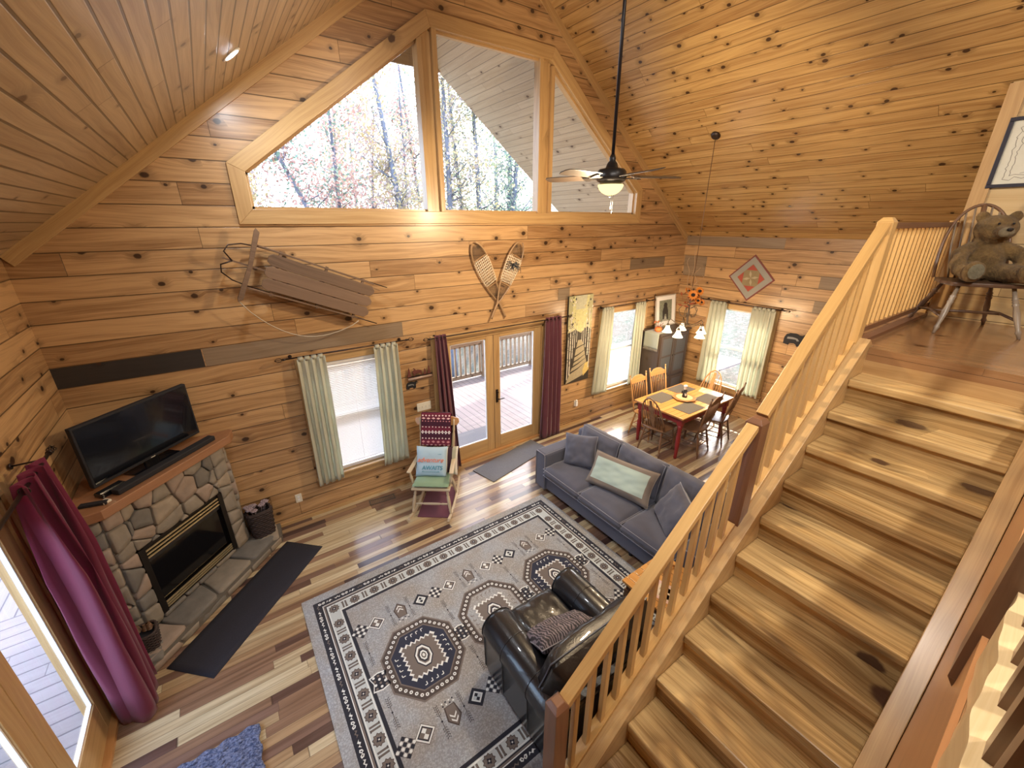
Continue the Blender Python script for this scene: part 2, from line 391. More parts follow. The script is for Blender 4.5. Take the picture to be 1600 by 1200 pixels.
# gable wall with openings (x, z)
W1 = (1.98, 3.02, .52, 2.03); W3 = (6.93, 8.08, .52, 2.03); D1 = (3.66, 5.56, 0.0, 2.04)
HEX = [(1.80, 3.70), (7.52, 3.70), (7.52, 4.04), (5.56, 5.55), (3.84, 5.55), (1.80, 4.03)]
def hz(l): return [(x, z-ZP) for x, z in l]
mb = MB()
outer = [(-.15, -.12), (W_+.15, -.12), (W_+.15, EZ+.0), (RX, RZ+.05), (-.15, EZ+.0)]
wallpoly(mb, hz(outer), [hz(rects(W1[0], W1[1], W1[2], W1[3])), hz(rects(W3[0], W3[1], W3[2], W3[3])), hz(rects(D1[0], D1[1], .001, D1[3])), hz(HEX)],
         (0, 0, ZP), (1, 0, 0), (0, 0, 1), (0, .15, 0), 0, 1)
def strip(mb, x0, x1, z0, z1, m): mb.box(x0, x1, -.003, .01, z0+.003, z1-.003, m)
strip(mb, .0, 1.08, 2.195, 2.387, 2); strip(mb, 1.09, 3.20, 2.195, 2.387, 3)
strip(mb, 7.55, 8.55, 2.77, 2.955, 3); strip(mb, 5.85, 6.1, 2.387, 2.578, 3)
mb.build('wall_north', [wall_w, trim_w, char_w, grey_w], label='knotty pine gable wall with windows and patio doors', kind='structure', base=(4.5, .07, 0))
# west wall with double door opening (y, z)
D2 = (-3.16, -1.60, .0, 2.04)
mb = MB()
wallpoly(mb, [(YB, -.12-ZP), (0, -.12-ZP), (0, EZ-ZP), (YB, EZ-ZP)], [hz(rects(D2[0], D2[1], .001, D2[3]))], (0, 0, ZP), (0, 1, 0), (0, 0, 1), (-.15, 0, 0), 0, 1)
mb.build('wall_west', [wall_w, trim_w], label='pine wall beside the fireplace with maroon curtained doors', kind='structure')
# east wall
W4 = (-1.90, -.78, .55, 2.05)
mb = MB()
wallpoly(mb, [(YB, -.12-ZP), (0, -.12-ZP), (0, EZ-ZP), (YB, EZ-ZP)], [hz(rects(*W4))], (W_, 0, ZP), (0, 1, 0), (0, 0, 1), (.15, 0, 0), 0, 1)
for a, b, z0, z1, m in ((-1.82, -.03, 3.153, 3.32, 2), (-2.95, -2.45, 2.578, 2.77, 2), (-3.1, -2.45, 2.195, 2.387, 2), (-.5, -.03, 2.578, 2.955, 2)):
    mb.box(W_-.003, W_+.01, a, b, z0+.003, z1-.003, m)
mb.build('wall_east', [wall_w, trim_w, grey_w], label='knotty pine dining wall with curtained window', kind='structure')
mb = MB()
wallpoly(mb, [(0, -.12-ZP), (W_, -.12-ZP), (W_, EZ-ZP), (RX, RZ-ZP), (0, EZ-ZP)], [], (0, YB, ZP), (1, 0, 0), (0, 0, 1), (0, -.15, 0), 0, 0)
mb.build('wall_south', [wall_w], label='rear gable wall of the loft', kind='structure')
# sloped ceilings, running out over the porch as its soffit
D = sqrt(1+SL*SL); YP = 3.15
for nm, o, au, s0, mt, lb in (('ceiling_left', (0, 0, EZ), V((1, 0, SL))/D, 1, ceilL_w, 'left slope of the tongue and groove pine ceiling'), ('ceiling_right', (W_, 0, EZ), V((-1, 0, SL))/D, -1, ceilR_w, 'right slope of the golden pine ceiling')):
    mb = MB(); n = V((SL*-1*s0, 0, 1))/D; L = RX*D
    for y0, y1, m, e in ((YB-.15, .15, 0, .18), (.15, YP, 1, .45)):
        mb.prism([(y0, -e), (y1, -e), (y1, L), (y0, L)], o, (0, 1, 0), au, n*.12, m, uoff=(0, 0))
    mb.build(nm, [mt, soff_w], label=lb, kind='structure', recenter=False)
# collar panel in the outer porch gable, fascia
mb = MB(); zc = RZ-.72
mb.prism([(RX-(RZ-zc)/SL, zc), (RX+(RZ-zc)/SL, zc), (RX, RZ)], (0, YP-.06, 0), (1, 0, 0), (0, 0, 1), (0, .05, 0))
mb.build('porch_gable_panel', grey_w, label='grey triangular panel in the porch gable peak', kind='structure')
# trims
mb = MB()
for s0, x0 in ((1, 0), (-1, W_)):
    d = V((s0, 0, SL))/D; n = V((SL*s0, 0, -1))/D*1
    n = V((s0*SL, 0, -1))/D
    a = V((x0, -.012, EZ)); mb.obox(a+d*(RX*D/2)+n*.05, d*(RX*D/2), V((0, .014, 0)), n*.05, long=0)
mb.build('trim_1', trim_w, label='pine rake boards where gable wall meets sloped ceiling', kind='structure')
mb = MB(); mb.box(RX-.09, RX+.09, YB, 0, RZ-.13, RZ-.085)
mb.build('trim_2', trim_w, label='pine ridge board at the ceiling peak', kind='structure')
mb = MB(); mb.box(.0, 3.6, -.018, 0, 0, .04); mb.box(5.66, W_, -.018, 0, 0, .04)
mb.build('baseboard_north', trim_w, label='low pine shoe moulding along gable wall', kind='structure')
# ------------------------------------------------------------------ big trapezoid window
win = thing('window_1', 'large six-sided gable window split in three panes', 'window', (4.66, 0, 3.6), kind='structure')
OUT = [(1.66, 3.56), (7.66, 3.56), (7.66, 4.09), (5.62, 5.70), (3.79, 5.70), (1.66, 4.10)]
n = 6
for i in range(n):
    j = (i+1) % n; mb = MB()
    mb.prism([OUT[i], OUT[j], HEX[j], HEX[i]], (0, 0, 0), (1, 0, 0), (0, 0, 1), (0, -.03, 0))
    # grain along the board
    a, b = V(OUT[i]), V(OUT[j]); t = (b-a).normalized(); k = len(mb.uv)
    ro = R.uniform(-20, 20)
    for q in range(len(mb.f)): mb.uv[q] = [((V((mb.v[x].x, mb.v[x].z))-a).dot(t)+ro, (V((mb.v[x].x, mb.v[x].z))-a).dot(V((-t.y, t.x)))+ro+mb.v[x].y) for x in mb.f[q]]
    mb.build('window_casing', trim_w, win, bevel=.004)
for x0, x1 in ((3.67, 3.915), (5.385, 5.64)):
    mb = MB(); zt = 5.56
    mb.box(x0, x0+.06, -.012, .12, 3.7, zt if x0 > 4 else 5.45); mb.box(x1-.06, x1, -.012, .12, 3.7, zt if x0 < 4 else 5.50); mb.box(x0+.06, x1-.06, .03, .12, 3.7, zt-.03, 0)
    mb.build('mullion', [trim_w], win, bevel=.003)
mb = MB(); mb.prism(HEX, (0, .075, 0), (1, 0, 0), (0, 0, 1), (0, .006, 0)); mb.build('glass', glass, win)
mb = MB()
for i in range(n):
    a, b = HEX[i], HEX[(i+1) % n]; c = V((4.66, 4.5)); 
    mb.bar((a[0], .06, a[1]), (b[0], .06, b[1]), .05, .05)
mb.build('window_frame', trim_w, win)
# ------------------------------------------------------------------ double hung windows and casing
def hung(nm, label, o, au, inn, x0, x1, z0, z1):
    o, au, inn = V(o), V(au), V(inn); w = thing(nm, label, 'window', o+au*((x0+x1)/2)+V((0, 0, z0)), kind='structure')
    def bx(mb, a0, a1, d0, d1, b0, b1): mb.obox(o+au*((a0+a1)/2)+inn*((d0+d1)/2)+V((0, 0, (b0+b1)/2)), au*((a1-a0)/2), inn*((d1-d0)/2), V((0, 0, (b1-b0)/2)))
    mb = MB(); c = .09
    bx(mb, x0-c, x0, 0, .022, z0, z1+c); bx(mb, x1, x1+c, 0, .022, z0, z1+c); bx(mb, x0, x1, 0, .022, z1, z1+c)
    bx(mb, x0-c, x1+c, 0, .02, z0-c-.02, z0-.02)
    mb.build('window_casing', trim_w, w, bevel=.003)
    mb = MB(); bx(mb, x0-c-.02, x1+c+.02, -.02, .05, z0-.025, z0); mb.build('window_sill', trim_w, w, bevel=.003)
    zm = (z0+z1)/2
    for dep, a, b in ((-.10, zm-.03, z1), (-.065, z0, zm+.03)):
        mb = MB(); f = .045
        bx(mb, x0, x0+f, dep-.015, dep+.015, a, b); bx(mb, x1-f, x1, dep-.015, dep+.015, a, b); bx(mb, x0+f, x1-f, dep-.015, dep+.015, a, a+f); bx(mb, x0+f, x1-f, dep-.015, dep+.015, b-f, b)
        sh = mb.build('sash', white_pl, w)
        mb = MB(); bx(mb, x0+f, x1-f, dep-.003, dep+.003, a+f, b-f); mb.build('pane', glass, sh)
    return w
hung('window_2', 'double-hung window with slatted blind left of the patio doors', (0, 0, 0), (1, 0, 0), (0, -1, 0), *W1)
hung('window_3', 'double-hung window beside the tall birch canvas', (0, 0, 0), (1, 0, 0), (0, -1, 0), *W3)
hung('window_4', 'double-hung window behind the dining table on the right wall', (W_, 0, 0), (0, 1, 0), (-1, 0, 0), *W4)
# blind in window 2
bl = thing('window_blind', 'white slatted blind lowered in the window left of the patio doors', 'blind', (2.5, 0, 2.0))
mb = MB(); mb.box(W1[0]+.01, W1[1]-.01, -.0, .045, 1.985, 2.025); mb.build('headrail', white_pl, bl)
mb = MB(); z = 1.97
while z > .60:
    mb.obox((2.5, .022, z), (.505, 0, 0), (0, .0105, .0052), (0, -.0005, .0010)); z -= .0225
mb.build('slats', white_pl, bl)
mb = MB(); mb.box(W1[0]+.015, W1[1]-.015, .01, .034, .565, .585); mb.build('bottom_rail', white_pl, bl)
mb = MB()
for x in (2.15, 2.5, 2.85): mb.tube([(x, .008, 1.98), (x, .008, .58)], .0012, 4)
mb.build('ladder_cord', white_pl, bl)
# ------------------------------------------------------------------ french doors
def french(nm, label, o, au, inn, x0, x1, z1, panels):
    o, au, inn = V(o), V(au), V(inn); w = thing(nm, label, 'door', o+au*((x0+x1)/2), kind='structure')
    def bx(mb, a0, a1, d0, d1, b0, b1, m=0): mb.obox(o+au*((a0+a1)/2)+inn*((d0+d1)/2)+V((0, 0, (b0+b1)/2)), au*((a1-a0)/2), inn*((d1-d0)/2), V((0, 0, (b1-b0)/2)), m)
    mb = MB(); c = .09; bx(mb, x0-c, x0, 0, .022, 0, z1+c); bx(mb, x1, x1+c, 0, .022, 0, z1+c); bx(mb, x0, x1, 0, .022, z1, z1+c)
    mb.build('door_casing', trim_w, w, bevel=.003)
    mb = MB(); bx(mb, x0, x0+.035, -.15, 0, 0, z1); bx(mb, x1-.035, x1, -.15, 0, 0, z1); bx(mb, x0, x1, -.15, 0, z1-.035, z1); mb.build('door_frame', trim_w, w)
    mb = MB(); bx(mb, x0, x1, -.15, .03, 0, .03); mb.build('threshold', oak_w, w)
    for k, (a, b, ga, gb, g0, g1) in enumerate(panels):
        mb = MB(); bx(mb, a, ga, -.06, -.015, .035, z1-.04); bx(mb, gb, b, -.06, -.015, .035, z1-.04); bx(mb, ga, gb, -.06, -.015, .035, g0); bx(mb, ga, gb, -.06, -.015, g1, z1-.04)
        p = mb.build('door_panel', trim_w if nm == 'door_1' else red2, w, bevel=.004)
        mb = MB(); f = .011
        for q in ((ga, ga+f, g0, g1), (gb-f, gb, g0, g1), (ga, gb, g0, g0+f), (ga, gb, g1-f, g1)): bx(mb, q[0], q[1], -.050, -.026, q[2], q[3])
        mb.build('glazing_bead', white_pl, p)
        mb = MB(); bx(mb, ga, gb, -.04, -.034, g0, g1); mb.build('glass', glass, p)
    return w
red2 = trim_w
d1 = french('door_1', 'pine double patio doors with full glass in gable wall', (0, 0, 0), (1, 0, 0), (0, -1, 0), D1[0], D1[1], D1[3],
       [(3.70, 4.59, 3.87, 4.46, .26, 1.95), (4.60, 5.52, 4.71, 5.38, .26, 1.95)])
mb = MB(); mb.box(4.625, 4.665, -.0, .015, .88, 1.10); mb.tube([(4.645, .0, .95), (4.645, -.05, .95), (4.66, -.055, .95), (4.74, -.055, .95)], .009, 8); mb.tube([(4.645, 0, 1.06), (4.645, -.03, 1.06)], .012, 8)
mb.build('door_handle', iron, d1)
french('door_2', 'glass double doors beside the fireplace, maroon curtain at edge', (0, 0, 0), (0, 1, 0), (1, 0, 0), D2[0], D2[1], D2[3],
       [(-2.38, -1.635, -2.25, -1.77, .33, 1.86), (-3.125, -2.385, -3.0, -2.52, .33, 1.86)])
# ------------------------------------------------------------------ outside
dk = thing('deck_floor', 'timber deck boards outside the patio doors', 'deck', (4, 1.7, -.1), kind='structure')
mb = MB(); mb.prism([(-3.2, .15), (13, .15), (13, 3.45), (-3.2, 3.45)], (0, 0, -.05), (1, 0, 0), (0, 1, 0), (0, 0, -.05), flip=True, uoff=(0, 0)); mb.build('boards', deck_w, dk)
dk = thing('deck_floor', 'timber side deck boards outside the curtained west doors', 'deck', (-1.6, -3, -.1), kind='structure')
mb = MB(); mb.prism([(-3.2, -7), (-.15, -7), (-.15, .15), (-3.2, .15)], (0, 0, -.05), (1, 0, 0), (0, 1, 0), (0, 0, -.05), uoff=(0, 0)); mb.build('boards', deck_w, dk)
def deckrail(label, a, b, n_posts):
    a, b = V(a), V(b); r = thing('deck_railing', label, 'railing', a); d = (b-a).normalized(); L = (b-a).length; z = V((0, 0, 1))
    mb = MB(); mb.bar(a+z*.08, b+z*.08, .04, .09); mb.build('bottom_rail', dkrail_w, r)
    mb = MB(); mb.bar(a+z*.88, b+z*.88, .04, .09); mb.bar(a+z*.94, b+z*.94, .14, .035); mb.build('top_rail', dkrail_w, r)
    x = .07; mb0 = None
    while x < L:
        mb = MB(); p = a+d*x; mb.bar(p+z*.10, p+z*.86, .04, .04, up=(1, 0, 0)); mb.build('baluster', dkrail_w, r); x += .135
    for k in range(n_posts):
        p = a+d*(L*k/(n_posts-1)); mb = MB(); mb.bar(p, p+z*.95, .1, .1, up=(1, 0, 0)); mb.build('post', dkrail_w, r)
    return r
deckrail('pale timber baluster railing along far edge of the porch deck', (.3, 3.38, -.05), (11.0, 3.38, -.05), 8)
deckrail('pale timber railing at the left side deck edge', (-3.15, -6, -.05), (-3.15, 3.3, -.05), 5)
mb = MB(); mb.box(4.05, 5.1, .35, .95, -.05, -.035); mb.build('outdoor_mat', plain('grey_mat', (.16, .15, .155), .95, 0, .2, 60), label='dark grey mat on the deck outside the patio doors', cat='mat')
# terrain
mb = MB()
def hill(a, b):
    x = -30+75*a; y = -20+70*b; r = max(0, max(y-4, -3.6-x, x-12)); s = noise.noise(V((x*.12, y*.12, 0)))
    if x > 9.6: zz = -.9+.22*(x-9.6)+s*.8
    else: zz = -1.6-.16*r+s*1.2
    return (x, y, min(zz, 8))
mb.grid(hill, 60, 56)
def leafground():
    g = G('leaf_litter_ground'); tc = g.n('TexCoord').outputs['Object']
    n1 = g.noise(tc, .9, 5, .7); n2 = g.noise(tc, 9, 4, .8)
    c = g.mix(g.ss(n1, .3, .7), c4((.11, .085, .065)), c4((.07, .09, .06))); c = g.mix(g.ss(n2, .45, .65), c, c4((.19, .15, .12)))
    return g.done(c, .95, 0, n2, .5, .1)
mb.build('terrain', leafground(), label='leaf-covered woodland slope outside', kind='structure', recenter=False)
# trees
bark = plain('grey_bark', (.15, .16, .20), .9, 0, .35, 6, .4, 30)
leafm = []
for i, c in enumerate(((.50, .40, .20), (.50, .27, .22), (.30, .34, .20), (.42, .33, .30), (.18, .28, .20))):
    m_ = cloth('autumn_leaf_%d' % i, c, [x*.8 for x in c], .45, 3., .7); leafm.append(m_)
def tree(x, y, zb, lx, ly, H, r0, leaves, leafi, label, seed, crown_lo=.25):
    rr = random.Random(seed); t = thing('tree', label, 'tree', (x, y, zb), 0, 'trees in the autumn woods outside')
    mb = MB(); pts = []; rd = []
    for i in range(9):
        f = i/8; pts.append(V((x+lx*f+.12*sin(f*5+seed), y+ly*f, zb+H*f))); rd.append(r0*(1-.8*f))
    mb.tube(pts, rd, 8); mb.build('trunk', bark, t)
    mb = MB(); tips = []
    for k in range(36):
        f = rr.uniform(crown_lo, .97); i = int(f*8); b = pts[i].lerp(pts[min(8, i+1)], f*8-i); an = rr.uniform(0, 6.28); L = rr.uniform(.9, 2.6)*(1.15-f*.7)
        d = V((cos(an), sin(an), rr.uniform(.3, 1.0))); p = [b]; rad = [r0*.32*(1.1-f)]
        for q in range(4):
            d = d+V((rr.uniform(-.35, .35), rr.uniform(-.35, .35), rr.uniform(-.1, .3))); d.normalize(); p.append(p[-1]+d*L/4); rad.append(rad[0]*(1-.22*(q+1)))
        mb.tube(p, rad, 5); tips += p[1:]
        for s_ in range(2):
            b2 = p[rr.randint(1, 3)]; d2 = V((rr.uniform(-1, 1), rr.uniform(-1, 1), rr.uniform(.1, 1))).normalized(); mb.tube([b2, b2+d2*L*.25, b2+d2*L*.5+V((0, 0, .08))], [rad[0]*.4, rad[0]*.25, .006], 4); tips.append(b2+d2*L*.5)
    mb.build('branches', bark, t)
    mb = MB()
    for k in range(leaves):
        c = rr.choice(tips)+V((rr.gauss(0, .28), rr.gauss(0, .28), rr.gauss(0, .26))); s_ = rr.uniform(.04, .085)
        u = V((rr.uniform(-1, 1), rr.uniform(-1, 1), rr.uniform(-1, 1))).normalized(); w = u.orthogonal().normalized()
        b = len(mb.v); mb.v += [c-u*s_, c+w*s_*.6, c+u*s_, c-w*s_*.6]; mb.f.append([b, b+1, b+2, b+3]); mb.m.append(rr.choice((0, 0, 1))); mb.sm.append(False); mb.uv.append([(0, 0)]*4)
    o_ = mb.build('foliage', [leafm[leafi], leafm[(leafi+3) % 5]], t)
    return t
kinds = ['straight grey-trunked tree with sparse %s autumn leaves outside', 'leaning thin tree with %s leaves outside the gable window']
cn = ['golden', 'rusty red', 'olive green', 'faded brown', 'deep green']
rt = random.Random(3)
TR = [(7.97, 8.9, -.63, .25, .20, 0, 1.6), (7.1, 9.2, -1.85, .2, .12, 1, 0), (8.5, 9.0, 0, 0, .19, 0, 0), (9.85, 9.1, -.05, .1, .17, 2, 0), (4.6, 10.2, .3, 0, .11, 1, 0), (3.3, 10.5, -.3, 0, .12, 0, 0),
      (6.3, 12.5, .4, 0, .13, 3, 0), (10.8, 11.5, -.3, 0, .12, 2, 0), (1.8, 11, .2, 0, .12, 3, 0), (5.4, 14, .3, 0, .15, 0, 0), (12.3, 10.5, .2, 0, .14, 4, 0), (8.3, 13.4, .2, 0, .13, 1, 0), (13.5, 12.5, 0, 0, .17, 4, 0),
      (10.2, 15, -.2, 0, .14, 1, 0), (7.2, 16.5, .2, 0, .15, 0, 0), (15.5, 8.5, .2, 0, .16, 4, 0), (12, 17, .3, 0, .16, 3, 0), (-7, 3, 0, 0, .16, 2, 0), (17, 3.0, 0, 0, .18, 4, 0), (18.5, -.6, 0, 0, .17, 2, 0), (19, 6, 0, 0, .2, 4, 0), (15, 16, 0, 0, .17, 0, 0)]
for k, (x, y, lx, ly, r0, li, _) in enumerate(TR):
    where = ['with a thick trunk in the left pane of the gable window', 'leaning far over in the left corner of the gable window', 'rising beside the left mullion of the gable window', 'upright in the centre pane of the gable window'][k] if k < 4 else None
    lab = ('%s-leaved tree %s' % (cn[li], where)) if where else 'bare-branched woodland tree with %s leaves beyond the deck' % cn[li]
    zb = (-2.2 - .16*max(0, y-4)) if x < 10 else -.9+.2*(x-9.6)
    tree(x, y, zb, lx*3, ly, rt.uniform(11, 14), r0, 5200 if k < 17 else 3000, li, lab, k*7+3, .2 if k > 3 else .30)
# ------------------------------------------------------------------ curtains
def rod(label, a, b, mat=iron, r=.009, off=None, rings=()):
    a, b = V(a), V(b); d = (b-a).normalized(); t = thing('curtain_rod', label, 'curtain rod', (a+b)/2)
    mb = MB(); mb.tube([a, b], r, 10); mb.build('pole', mat, t)
    for p, s in ((a, -1), (b, 1)):
        mb = MB(); mb.tube([p, p+d*s*.03], r*1.5, 8)
        for k in range(6):
            an = k*pi/3; q = d.orthogonal().normalized(); w = d.cross(q); e = q*cos(an)+w*sin(an)
            mb.tube([p+d*s*.03, p+d*s*.055+e*.022, p+d*s*.085+e*.022, p+d*s*.11], .0035, 5)
        mb.build('finial', mat, t)
    if off:
        for f in (.04, .96):
            p = a.lerp(b, f); mb = MB(); mb.tube([p, p+V(off)], .006, 6); mb.lathe(p+V(off)*.93, [(0, .02), (V(off).length*.07, .02)], 10, axis=V(off).normalized()); mb.build('bracket', mat, t)
    return t
def curtain(label, top0, top1, bot0, bot1, nrm, nf, amp, mat, tabs=0, ph=0., lift=0., grommets=0, name='curtain'):
    top0, top1, bot0, bot1, nrm = map(V, (top0, top1, bot0, bot1, nrm)); t = thing(name, label, 'curtain', (bot0+bot1)/2)
    sd = ph*3.7
    def fn(a, b):
        p = (top0.lerp(top1, a)).lerp(bot0.lerp(bot1, a), b)
        w = sin(a*nf*2*pi+ph+.5*sin(b*2+sd)+.6*noise.noise(V((a*3, b*1.3, sd))))
        k = (.45+.55*min(1, b*3))*amp
        side = (top1-top0).normalized()
        p = p+nrm*(k*w+k*.35*noise.noise(V((a*9, b*2, sd+4))))+side*(k*.45*cos(a*nf*4*pi+ph))
        p.z += .012*sin(a*nf*2*pi+1)*b
        return p
    mb = MB(); mb.grid(fn, max(40, nf*10), 24); o = mb.build('panel', mat, t); m_ = o.modifiers.new('s', 'SOLIDIFY'); m_.thickness = .003
    sd_ = (top1-top0)
    for k in range(tabs):
        f = (k+.5)/tabs*.94+.03; p = top0+sd_*f; w = sd_.normalized()*.026
        mb = MB(); L = [p-nrm*.012+V((0, 0, -.02)), p-nrm*.013+V((0, 0, lift)), p+V((0, 0, lift+.014)), p+nrm*.013+V((0, 0, lift)), p+nrm*.012+V((0, 0, -.02))]
        for i in range(4): mb.add([L[i]-w, L[i]+w, L[i+1]+w, L[i+1]-w], [[0, 1, 2, 3]], 0, smooth=True)
        q = mb.build('tab', mat, t); m_ = q.modifiers.new('s', 'SOLIDIFY'); m_.thickness = .003
    for k in range(grommets):
        f = (k+.5)/grommets; p = top0+sd_*f+V((0, 0, -.045)); mb = MB(); d = sd_.normalized()
        mb.tube([p+nrm*(.024*cos(x*pi/6))+V((0, 0, .024*sin(x*pi/6))) for x in range(12)], .005, 6, closed=True); mb.build('grommet', iron, t)
    return t
NY = (0, -1, 0)
rod('dark rod over the blind window', (1.80, -.10, 2.165), (3.19, -.10, 2.165), off=(0, .09, 0))
curtain('sage tab curtain at left of the blind window', (1.90, -.10, 2.14), (2.20, -.10, 2.14), (1.88, -.10, .47), (2.17, -.10, .47), NY, 4, .035, cur_f, 4, .3, .018)
curtain('sage tab curtain at right of the blind window', (2.77, -.10, 2.14), (3.07, -.10, 2.14), (2.72, -.10, .46), (3.06, -.10, .46), NY, 4, .035, cur_f, 4, 1.3, .018)
rod('dark rod over the window beside the birch canvas', (6.80, -.10, 2.165), (8.18, -.10, 2.165), off=(0, .09, 0))
curtain('sage tab curtain hanging beside the birch canvas', (6.82, -.10, 2.14), (7.10, -.10, 2.14), (6.68, -.10, .54), (7.05, -.10, .54), NY, 4, .035, cur_f, 4, 2.1, .018)
curtain('sage tab curtain hanging beside the dark cabinet', (7.70, -.10, 2.14), (8.00, -.10, 2.14), (7.68, -.10, .52), (8.05, -.10, .52), NY, 4, .035, cur_f, 4, .9, .018)
xe = W_-.10
rod('dark rod over the dining wall window', (xe, -2.07, 2.18), (xe, -.62, 2.18), off=(.09, 0, 0))
curtain('sage tab curtain in the dining wall window, nearer the corner', (xe, -.78, 2.15), (xe, -1.10, 2.15), (xe, -.76, .54), (xe, -1.13, .54), (-1, 0, 0), 4, .035, cur_f, 4, .2, .018)
curtain('sage tab curtain in the dining wall window, nearer the stairs', (xe, -1.57, 2.15), (xe, -1.97, 2.15), (xe, -1.58, .53), (xe, -1.97, .53), (-1, 0, 0), 5, .035, cur_f, 5, 1.7, .018)
rod('dark rod spanning above the patio doors', (3.53, -.12, 2.13), (5.95, -.12, 2.13), off=(0, .11, 0))
curtain('maroon grommet curtain left of the patio doors behind the rocker', (3.58, -.12, 2.165), (3.74, -.12, 2.165), (3.58, -.12, .02), (3.86, -.12, .02), NY, 3, .045, mar_d, 0, .8, 0, 3)
curtain('maroon grommet curtain right of the patio doors', (5.50, -.12, 2.165), (5.82, -.12, 2.165), (5.46, -.12, .02), (5.86, -.12, .02), NY, 4, .05, mar_d, 0, 2.8, 0, 4)
rod('dark rod over the side doors next to the fireplace', (.17, -3.5, 2.11), (.17, -1.28, 2.11), r=.012, off=(-.16, 0, 0))
curtain('maroon curtain glowing pink beside the fireplace', (.17, -1.45, 2.15), (.17, -1.86, 2.15), (.17, -1.5, .03), (.17, -1.84, .03), (1, 0, 0), 3, .105, mar_glow, 0, 2.4, 0, 3)
# ------------------------------------------------------------------ corner fireplace, 45 degrees
uu_ = V((.7071, .7071, 0)); nn_ = V((.7071, -.7071, 0)); zz_ = V((0, 0, 1))
def FP(u, n, z): return uu_*u+nn_*n+zz_*z
stones = [plain('fieldstone_%d' % i, c, .85, 0, .35, 9, .5, 25) for i, c in enumerate(((.25, .22, .18), (.31, .26, .20), (.17, .16, .145), (.30, .235, .19)))]
mortar = plain('dark_mortar', (.13, .115, .095), .95, 0, .2, 20)
def clip(poly, n, d):
    out = []
    for i in range(len(poly)):
        a, b = poly[i], poly[(i+1) % len(poly)]; fa, fb = a.dot(n)-d, b.dot(n)-d
        if fa <= 0: out.append(a)
        if fa*fb < 0: out.append(a.lerp(b, fa/(fa-fb)))
    return out
def stonework(mb, x0, x1, y0, y1, o, au, av, nrm, seed, hole=None, size=.2, thick=(.02, .05)):
    rr = random.Random(seed); pts = []
    nx, ny = max(1, round((x1-x0)/size)), max(1, round((y1-y0)/(size*.8)))
    for i in range(nx):
        for j in range(ny): pts.append(V((x0+(i+.5+rr.uniform(-.38, .38))*(x1-x0)/nx, y0+(j+.5+rr.uniform(-.38, .38))*(y1-y0)/ny)))
    au, av, nrm, o = V(au), V(av), V(nrm), V(o)
    for i, p in enumerate(pts):
        base = [V(q) for q in rects(x0, x1, y0, y1)]
        for j, q in enumerate(pts):
            if i != j and (q-p).length < size*4:
                n = (q-p).normalized(); base = clip(base, n, ((p+q)/2).dot(n)-.004)
                if len(base) < 3: break
        subs = [base]
        if hole and len(base) > 2:
            hx0, hx1, hy0, hy1 = hole; subs = []
            L = clip(base, V((1, 0)), hx0); rgt = clip(base, V((-1, 0)), -hx1); mid = clip(clip(base, V((-1, 0)), -hx0), V((1, 0)), hx1)
            bot = clip(mid, V((0, 1)), hy0) if len(mid) > 2 else []; top = clip(mid, V((0, -1)), -hy1) if len(mid) > 2 else []
            subs = [L, rgt, bot, top]
        for sb in subs:
            if len(sb) < 3: continue
            ar = abs(sum(sb[k].x*sb[(k+1) % len(sb)].y-sb[(k+1) % len(sb)].x*sb[k].y for k in range(len(sb))))/2
            if ar < .0012: continue
            c = sum(sb, V((0, 0)))/len(sb); out = []
            for k in range(len(sb)):   # rounded irregular outline
                a, b = sb[k], sb[(k+1) % len(sb)]
                for f in (.08, .5, .92):
                    q = a.lerp(b, f); out.append(q+(c-q)*rr.uniform(.0, .05))
            h = rr.uniform(*thick); n = len(out); b0 = len(mb.v); m = rr.choice((0, 0, 1, 2, 3))
            for sc, hh in ((1, 0), (.985, h*.8), (.93, h), (.4, h*1.05)):
                for q in out: z = c+(q-c)*sc; mb.v.append(o+au*z.x+av*z.y+nrm*(hh+rr.uniform(-.003, .003)*(hh > 0)))
            flp = au.cross(av).dot(nrm) < 0
            ar2 = sum(out[k].x*out[(k+1) % n].y-out[(k+1) % n].x*out[k].y for k in range(n))
            if ar2 < 0: flp = not flp
            for L_ in range(3):
                for k in range(n):
                    f = [b0+L_*n+k, b0+L_*n+(k+1) % n, b0+(L_+1)*n+(k+1) % n, b0+(L_+1)*n+k]
                    mb.f.append(f[::-1] if flp else f); mb.m.append(m); mb.sm.append(True); mb.uv.append([(0, 0)]*4)
            f = [b0+3*n+k for k in range(n)]; mb.f.append(f[::-1] if flp else f); mb.m.append(m); mb.sm.append(True); mb.uv.append([(0, 0)]*n)
fp = thing('fireplace', 'corner fieldstone fireplace with black gas insert and wooden mantel', 'fireplace', FP(0, .9, 0))
nF = .84; uL, uR = -.575, .60; hH = .11; mZ = 1.385
mb = MB(); 
